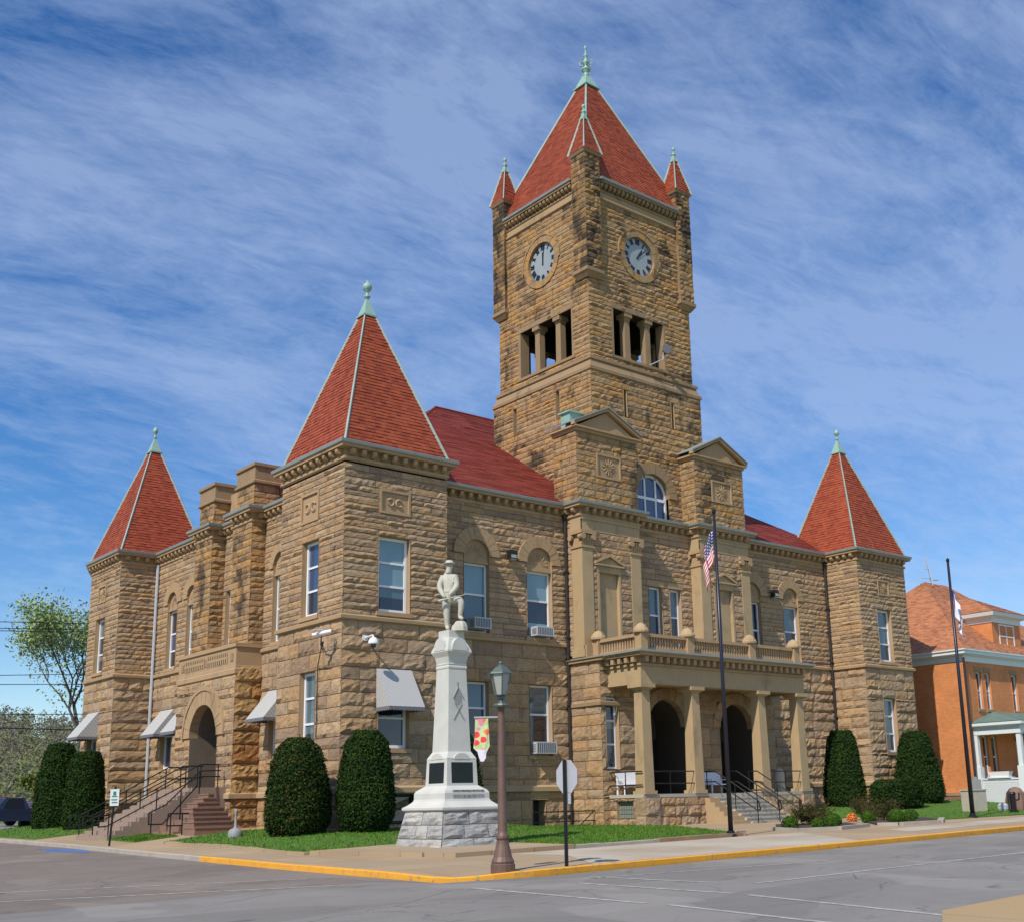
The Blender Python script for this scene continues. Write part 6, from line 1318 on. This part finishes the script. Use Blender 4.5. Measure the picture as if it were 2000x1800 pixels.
roof_face(g, A, B, R1, R0, .16, .35, .015); roof_face(g, D, A, R0, R0, .16, .35, .015); roof_face(g, B, C, R1, R1, .3, 1, .015); roof_face(g, C, D, R0, R1, .3, 1, .015)
hr = g.build('roof', 'shingle', HB)
g = MB(); g.box(44.2, 44.9, 10.5, 11.1, 11.5, 15.2); g.box(46.2, 46.7, 9.2, 9.8, 13.0, 15.0); g.build('chimney', 'redrock', hr)
# dormer
dm = MB(); dx0, dx1, dy = 45.35, 48.7, -.15; dm.box(dx0, dx1, dy, 4.5, 9.15, 11.2); dmo = dm.build('dormer', 'brick', HB)
window(Face('S', dy), dx0+.75, dx1-.8, 9.7, 11.05, (.55,), ('glass', 'glass'), parent=dmo, d=.04, mull=1, ftone='white_trim', name='dormer_window')
g = MB(); g.sweep([(dx0, 4.6), (dx0, dy), (dx1, dy), (dx1, 4.6)], [(.02, 11.1), (.06, 11.12), (.06, 11.42), (.38, 11.5), (.45, 11.72), (-.3, 11.8)]); g.build('dormer_eaves', 'white_trim', dmo)
g = MB(); q = .42; roof_face(g, (dx0-q, dy-q, 11.75), (dx1+q, dy-q, 11.75), (47.1, 2.2, 13.1), (47.1, 2.2, 13.1), .16, .35, .015); roof_face(g, (dx0-q, 5.5, 11.75), (dx0-q, dy-q, 11.75), (47.1, 2.2, 13.1), (47.1, 5.5, 13.1), .16, .35, .015); roof_face(g, (dx1+q, dy-q, 11.75), (dx1+q, 5.5, 11.75), (47.1, 5.5, 13.1), (47.1, 2.2, 13.1), .3, 1, .015); g.build('dormer_roof', 'shingle', dmo)
# porch
px0, py0 = 41.35, -3.4; g = MB(); g.box(px0+.15, 54, py0+.15, HY-.13, -.4, .95); pw = g.build('porch_floor', 'concrete', HB)
for i in range(14):
    pass
g = MB(); 
g.box(px0, px0+.12, py0, HY-.03, -.5, 1.55); g.box(px0+.12, 54, py0, py0+.12, -.5, 1.55)
for i in range(15): z = -.3+i*.12; g.box(px0-.018, px0, py0-.018, HY-.03, z, z+.105); g.box(px0, 54, py0-.018, py0, z, z+.105)
g.box(px0-.05, px0+.2, py0-.05, HY-.03, 1.55, 1.64); g.box(px0-.05, 54, py0-.05, py0+.2, 1.55, 1.64); g.build('porch_rail_wall', 'siding', HB)
for x, y in ((px0+.14, py0+.14), (px0+.1, HY-.12), (46.5, py0+.14)):
    g = MB(); g.cbox((x, y, 1.0), .26, .26, 3.3); g.cbox((x, y, .3), .4, .4, 2.0); g.build('porch_column', 'white_trim', HB)
g = MB(); g.box(px0-.05, 54, py0-.05, py0+.3, 4.1, 4.55); g.box(px0-.05, px0+.3, py0+.3, HY-.02, 4.1, 4.55); g.sweep([(px0-.05, HY-.02), (px0-.05, py0-.05), (54, py0-.05)], [(0, 4.5), (.25, 4.6), (.25, 4.75), (-.1, 4.78)]); g.box(px0+.2, 54, py0+.2, HY-.02, 4.5, 4.6); g.build('porch_beam', 'white_trim', HB)
g = MB(); roof_face(g, (px0-.3, py0-.3, 4.78), (54, py0-.3, 4.78), (54, HY-.02, 5.55), (px0+2.4, HY-.02, 5.55), .4, .5, .012); roof_face(g, (px0-.3, HY-.02, 4.78), (px0-.3, py0-.3, 4.78), (px0+2.4, HY-.02, 5.55), (px0+2.4, HY-.02, 5.55), .4, .5, .012); g.build('porch_roof', 'green_roof', HB)
g = MB(); g.cyl((HX-.12, HY-.15, .3), (HX-.12, HY-.15, 8.6), .07, .07, 8); g.build('downpipe', 'pipe_dark', HB)
g = MB(); g.box(px0-.12, px0+.42, -2.6, -1.2, 1.64, 1.7); g.frus((px0+.13, -1.9), .32, 1.1, .42, 1.3, 1.66, 2.0); tag(g.build_at('planter', 'plastic_w', (px0, -1.9, 1.64)), 'white planter box standing on the house porch wall', 'planter')
o = thing('antenna_mast', (48.2, 5.75, 14.55), 'small triangular lattice antenna mast on the brick house roof', 'antenna'); g = MB(); ap_ = Vector((48.2, 5.75, 16.6))
for a in range(3): b_ = Vector((48.2+.75*cos(a*2.094+.3), 5.75+.5*sin(a*2.094+.3), 14.5)); g.cyl(b_, ap_, .03, .02, 5)
for f in (.3, .6):
    P = [Vector((48.2+.75*cos(a*2.094+.3), 5.75+.5*sin(a*2.094+.3), 14.5)).lerp(ap_, f) for a in range(3)]; g.tube(P+[P[0]], .018, 4)
g.build('lattice', 'pipe_grey', o); g = MB(); g.cyl(ap_, ap_+Vector((-.05, 0, 1.5)), .015, .01, 4); g.build('aerial', 'pipe_grey', o); g = MB(); g.cyl((48.6, 5.6, 15.0), (49.1, 5.5, 15.05), .05, .05, 6); g.build('receiver', 'pipe_grey', o)
# odds and ends on the right lawn
def zr(x, y): return H(x, y)+.17
x, y = 29.8, -7.0; g = MB(); g.cbox((x, y, zr(x, y)), 1.15, .45, .95, -.25); g.cbox((x, y, zr(x, y)+.95), 1.22, .52, .07, -.25); tag(g.build_at('stone_marker', 'concrete', (x, y, zr(x, y))), 'pale concrete marker block behind the right-hand flagpole', 'marker')
x, y = 32.0, -7.9; g = MB(); g.lathe((x, y, zr(x, y)), [(.5, 0), (.5, .4), (.42, .8), (.25, 1.0), (.05, 1.06)], 9); tag(g.build_at('boulder', 'redrock', (x, y, zr(x, y))), 'rounded reddish memorial boulder beside the concrete marker', 'boulder')
x, y = 31.9, -5.9; g = MB(); g.cyl((x, y, zr(x, y)), (x, y, zr(x, y)+1.0), .04, .04, 6); g.cbox((x, y, zr(x, y)+.95), .6, .05, .5, -.6); g.cbox((x, y, zr(x, y)+1.45), .2, .05, .13, -.6); tag(g.build_at('history_sign', 'inscr', (x, y, zr(x, y))), 'grey historical marker sign in front of the white porch wall', 'sign')
x, y = 30.2, -8.2; g = MB(); g.lathe((x, y, zr(x, y)), [(.2, 0), (.24, .1), (.24, .28), (.14, .36)], 12); tag(g.build_at('stone_urn', 'pipe_grey', (x, y, zr(x, y))), 'low white urn in front of the concrete marker', 'urn')
x, y = 29.0, -9.4; g = MB(); g.lathe((x, y, zr(x, y)), [(.2, 0), (.2, .08), (.13, .12), (.13, .75), (.16, .8), (.1, .9)], 10); g.tube([(x+.1, y, zr(x, y)+.5), (x+.35, y-.1, zr(x, y)+.55), (x+.4, y-.1, zr(x, y)+.85)], .035); tag(g.build_at('water_hydrant', 'black_metal', (x, y, zr(x, y))), 'black hydrant post with a side arm on the right lawn', 'hydrant')

# ------------------------------------------------------------------ vehicles on the left
def pickup(loc, hd, mat, label, name, cat, truck=True):
    o = thing(name, (0, 0, 0), label, cat); g = MB()
    if truck: prof = [(-2.7, .5), (2.6, .5), (2.72, .62), (2.72, .92), (2.5, 1.06), (1.2, 1.14), (-2.7, 1.14)]; cab = (-.85, 1.25, -.6, .55, 1.12, 1.76)
    else: prof = [(-2.2, .4), (2.2, .4), (2.3, .6), (2.2, .82), (1.25, .96), (-1.8, .98), (-2.25, .9)]; cab = (-1.75, 1.3, -1.05, .5, .95, 1.46)
    n = len(prof); hw = .92
    P = [(x, s_*hw, z) for s_ in (-1, 1) for x, z in prof]; g.add(P, [tuple(range(n)), tuple(range(2*n-1, n-1, -1))]+[((i+1) % n, i, n+i, n+(i+1) % n) for i in range(n)])
    xa, xb, xc, xd, za, zb = cab; C8 = [Vector(p) for p in ((xa, -.88, za), (xb, -.88, za), (xb, .88, za), (xa, .88, za), (xc, -.7, zb), (xd, -.7, zb), (xd, .7, zb), (xc, .7, zb))]
    g.add(C8, [(4, 5, 6, 7), (0, 1, 5, 4), (1, 2, 6, 5), (2, 3, 7, 6), (3, 0, 4, 7)])
    if truck: g.box(-2.66, -.9, -.92, -.84, 1.1, 1.2); g.box(-2.66, -.9, .84, .92, 1.1, 1.2)
    g.build('body', mat, o, recalc=True)
    def gq(i, j, k, l, u0, u1, v0, v1, off):
        w = MB(); A, B, Cc, D = C8[i], C8[j], C8[k], C8[l]; f = lambda u, v: A.lerp(B, u).lerp(D.lerp(Cc, u), v)+Vector(off); w.add([f(u0, v0), f(u1, v0), f(u1, v1), f(u0, v1)], [(0, 1, 2, 3)]); w.build('window', 'glass', o)
    for sp2 in (((.14, .80),) if truck else ((.1, .5), (.54, .84))):
        gq(0, 1, 5, 4, sp2[0], sp2[1], .12, .9, (0, -.012, .004)); gq(3, 2, 6, 7, sp2[0], sp2[1], .12, .9, (0, .012, .004))
    gq(1, 2, 6, 5, .08, .92, .08, .92, (.012, 0, .008)); gq(0, 3, 7, 4, .1, .9, .15, .9, (-.012, 0, .004))
    for x in (-1.75, 1.75):
        for s_ in (-1, 1):
            x_ = x if truck else x*.78; w = MB(); w.cyl((x_, s_*.72, .36), (x_, s_*.96, .36), .36, .36, 16); wo_ = w.build('wheel', 'tyre', o); w = MB(); w.cyl((x_, s_*.955, .36), (x_, s_*.975, .36), .2, .18, 12); w.build('rim', 'chrome', wo_)
    for s_ in (-1, 1):
        g = MB(); xf = 2.725 if truck else 2.29; g.box(xf-.05, xf, s_*.7-.15, s_*.7+.15, .72, .88); g.build('headlight', 'lantern_glass', o); g = MB(); xr = -2.72 if truck else -2.22; g.box(xr, xr+.05, s_*.8-.08, s_*.8+.08, .75, 1.0); g.build('tail_light', 'car_red', o)
    g = MB(); xf = 2.73 if truck else 2.3; g.box(xf, xf+.08, -.85, .85, .42, .58); g.box(-xf-.08, -xf+.02, -.85, .85, .45, .6); g.build('bumper', 'chrome', o)
    o.location = loc; o.rotation_euler = (0, 0, atan2(hd[1], hd[0])); return o
pickup((-1.6, 33.5, H(-1.6, 33.5)+.17), (-.95, -.3), 'car_blue', 'dark blue pickup truck parked beyond the lawn at the far left', 'pickup_truck', 'truck')
pickup((3.0, 43.0, H(3, 43)+.17), (-.95, -.3), 'car_red', 'red car parked behind the dark blue pickup', 'parked_car', 'car', False)
pickup((1.2, 46.5, H(1.2, 46.5)+.25), (-.95, -.3), 'car_red', 'red pickup mostly hidden behind the dark blue pickup cab', 'parked_truck', 'truck')
sheet('car_park', [(-5, 29.6), (-5, 60), (16, 60), (16, 28.4), (1, 28.4), (0, 29.6)], .165, 'road', 3)
# overhead wires
for i, ((ax, az), (bx, bz), r, lb) in enumerate((((-4.5, 12.3), (1.6, 12.6), .028, 'topmost overhead wire on the left'), ((-4.5, 11.9), (1.5, 12.2), .028, 'second overhead wire from the top on the left'), ((-4.5, 11.75), (1.5, 12.05), .028, 'third overhead wire from the top on the left'),
     ((-4.5, 9.0), (1.6, 9.35), .028, 'thin overhead wire crossing the crown of the left tree'), ((-4.5, 8.5), (1.6, 8.75), .028, 'overhead wire meeting the lowest branch of the left tree'), ((-4.5, 6.75), (1.6, 6.9), .028, 'overhead wire just above the wooded hill'), ((-4.5, 6.1), (1.7, 6.0), .045, 'lowest and thickest overhead wire in front of the hill'))):
    g = MB(); n = 14; y = 39; P = []
    for k in range(n+1): t = k/n; P.append((-28+t*42, y, (az+(bz-az)*((-28+t*42)+4.5)/6.1)-.0-1.0*(t*(1-t))+.24))
    g.tube(P, r, 4); tag(g.build_at('overhead_wire', 'lampblack', (-7, y, az)), lb, 'wire', 'overhead wires on the left')
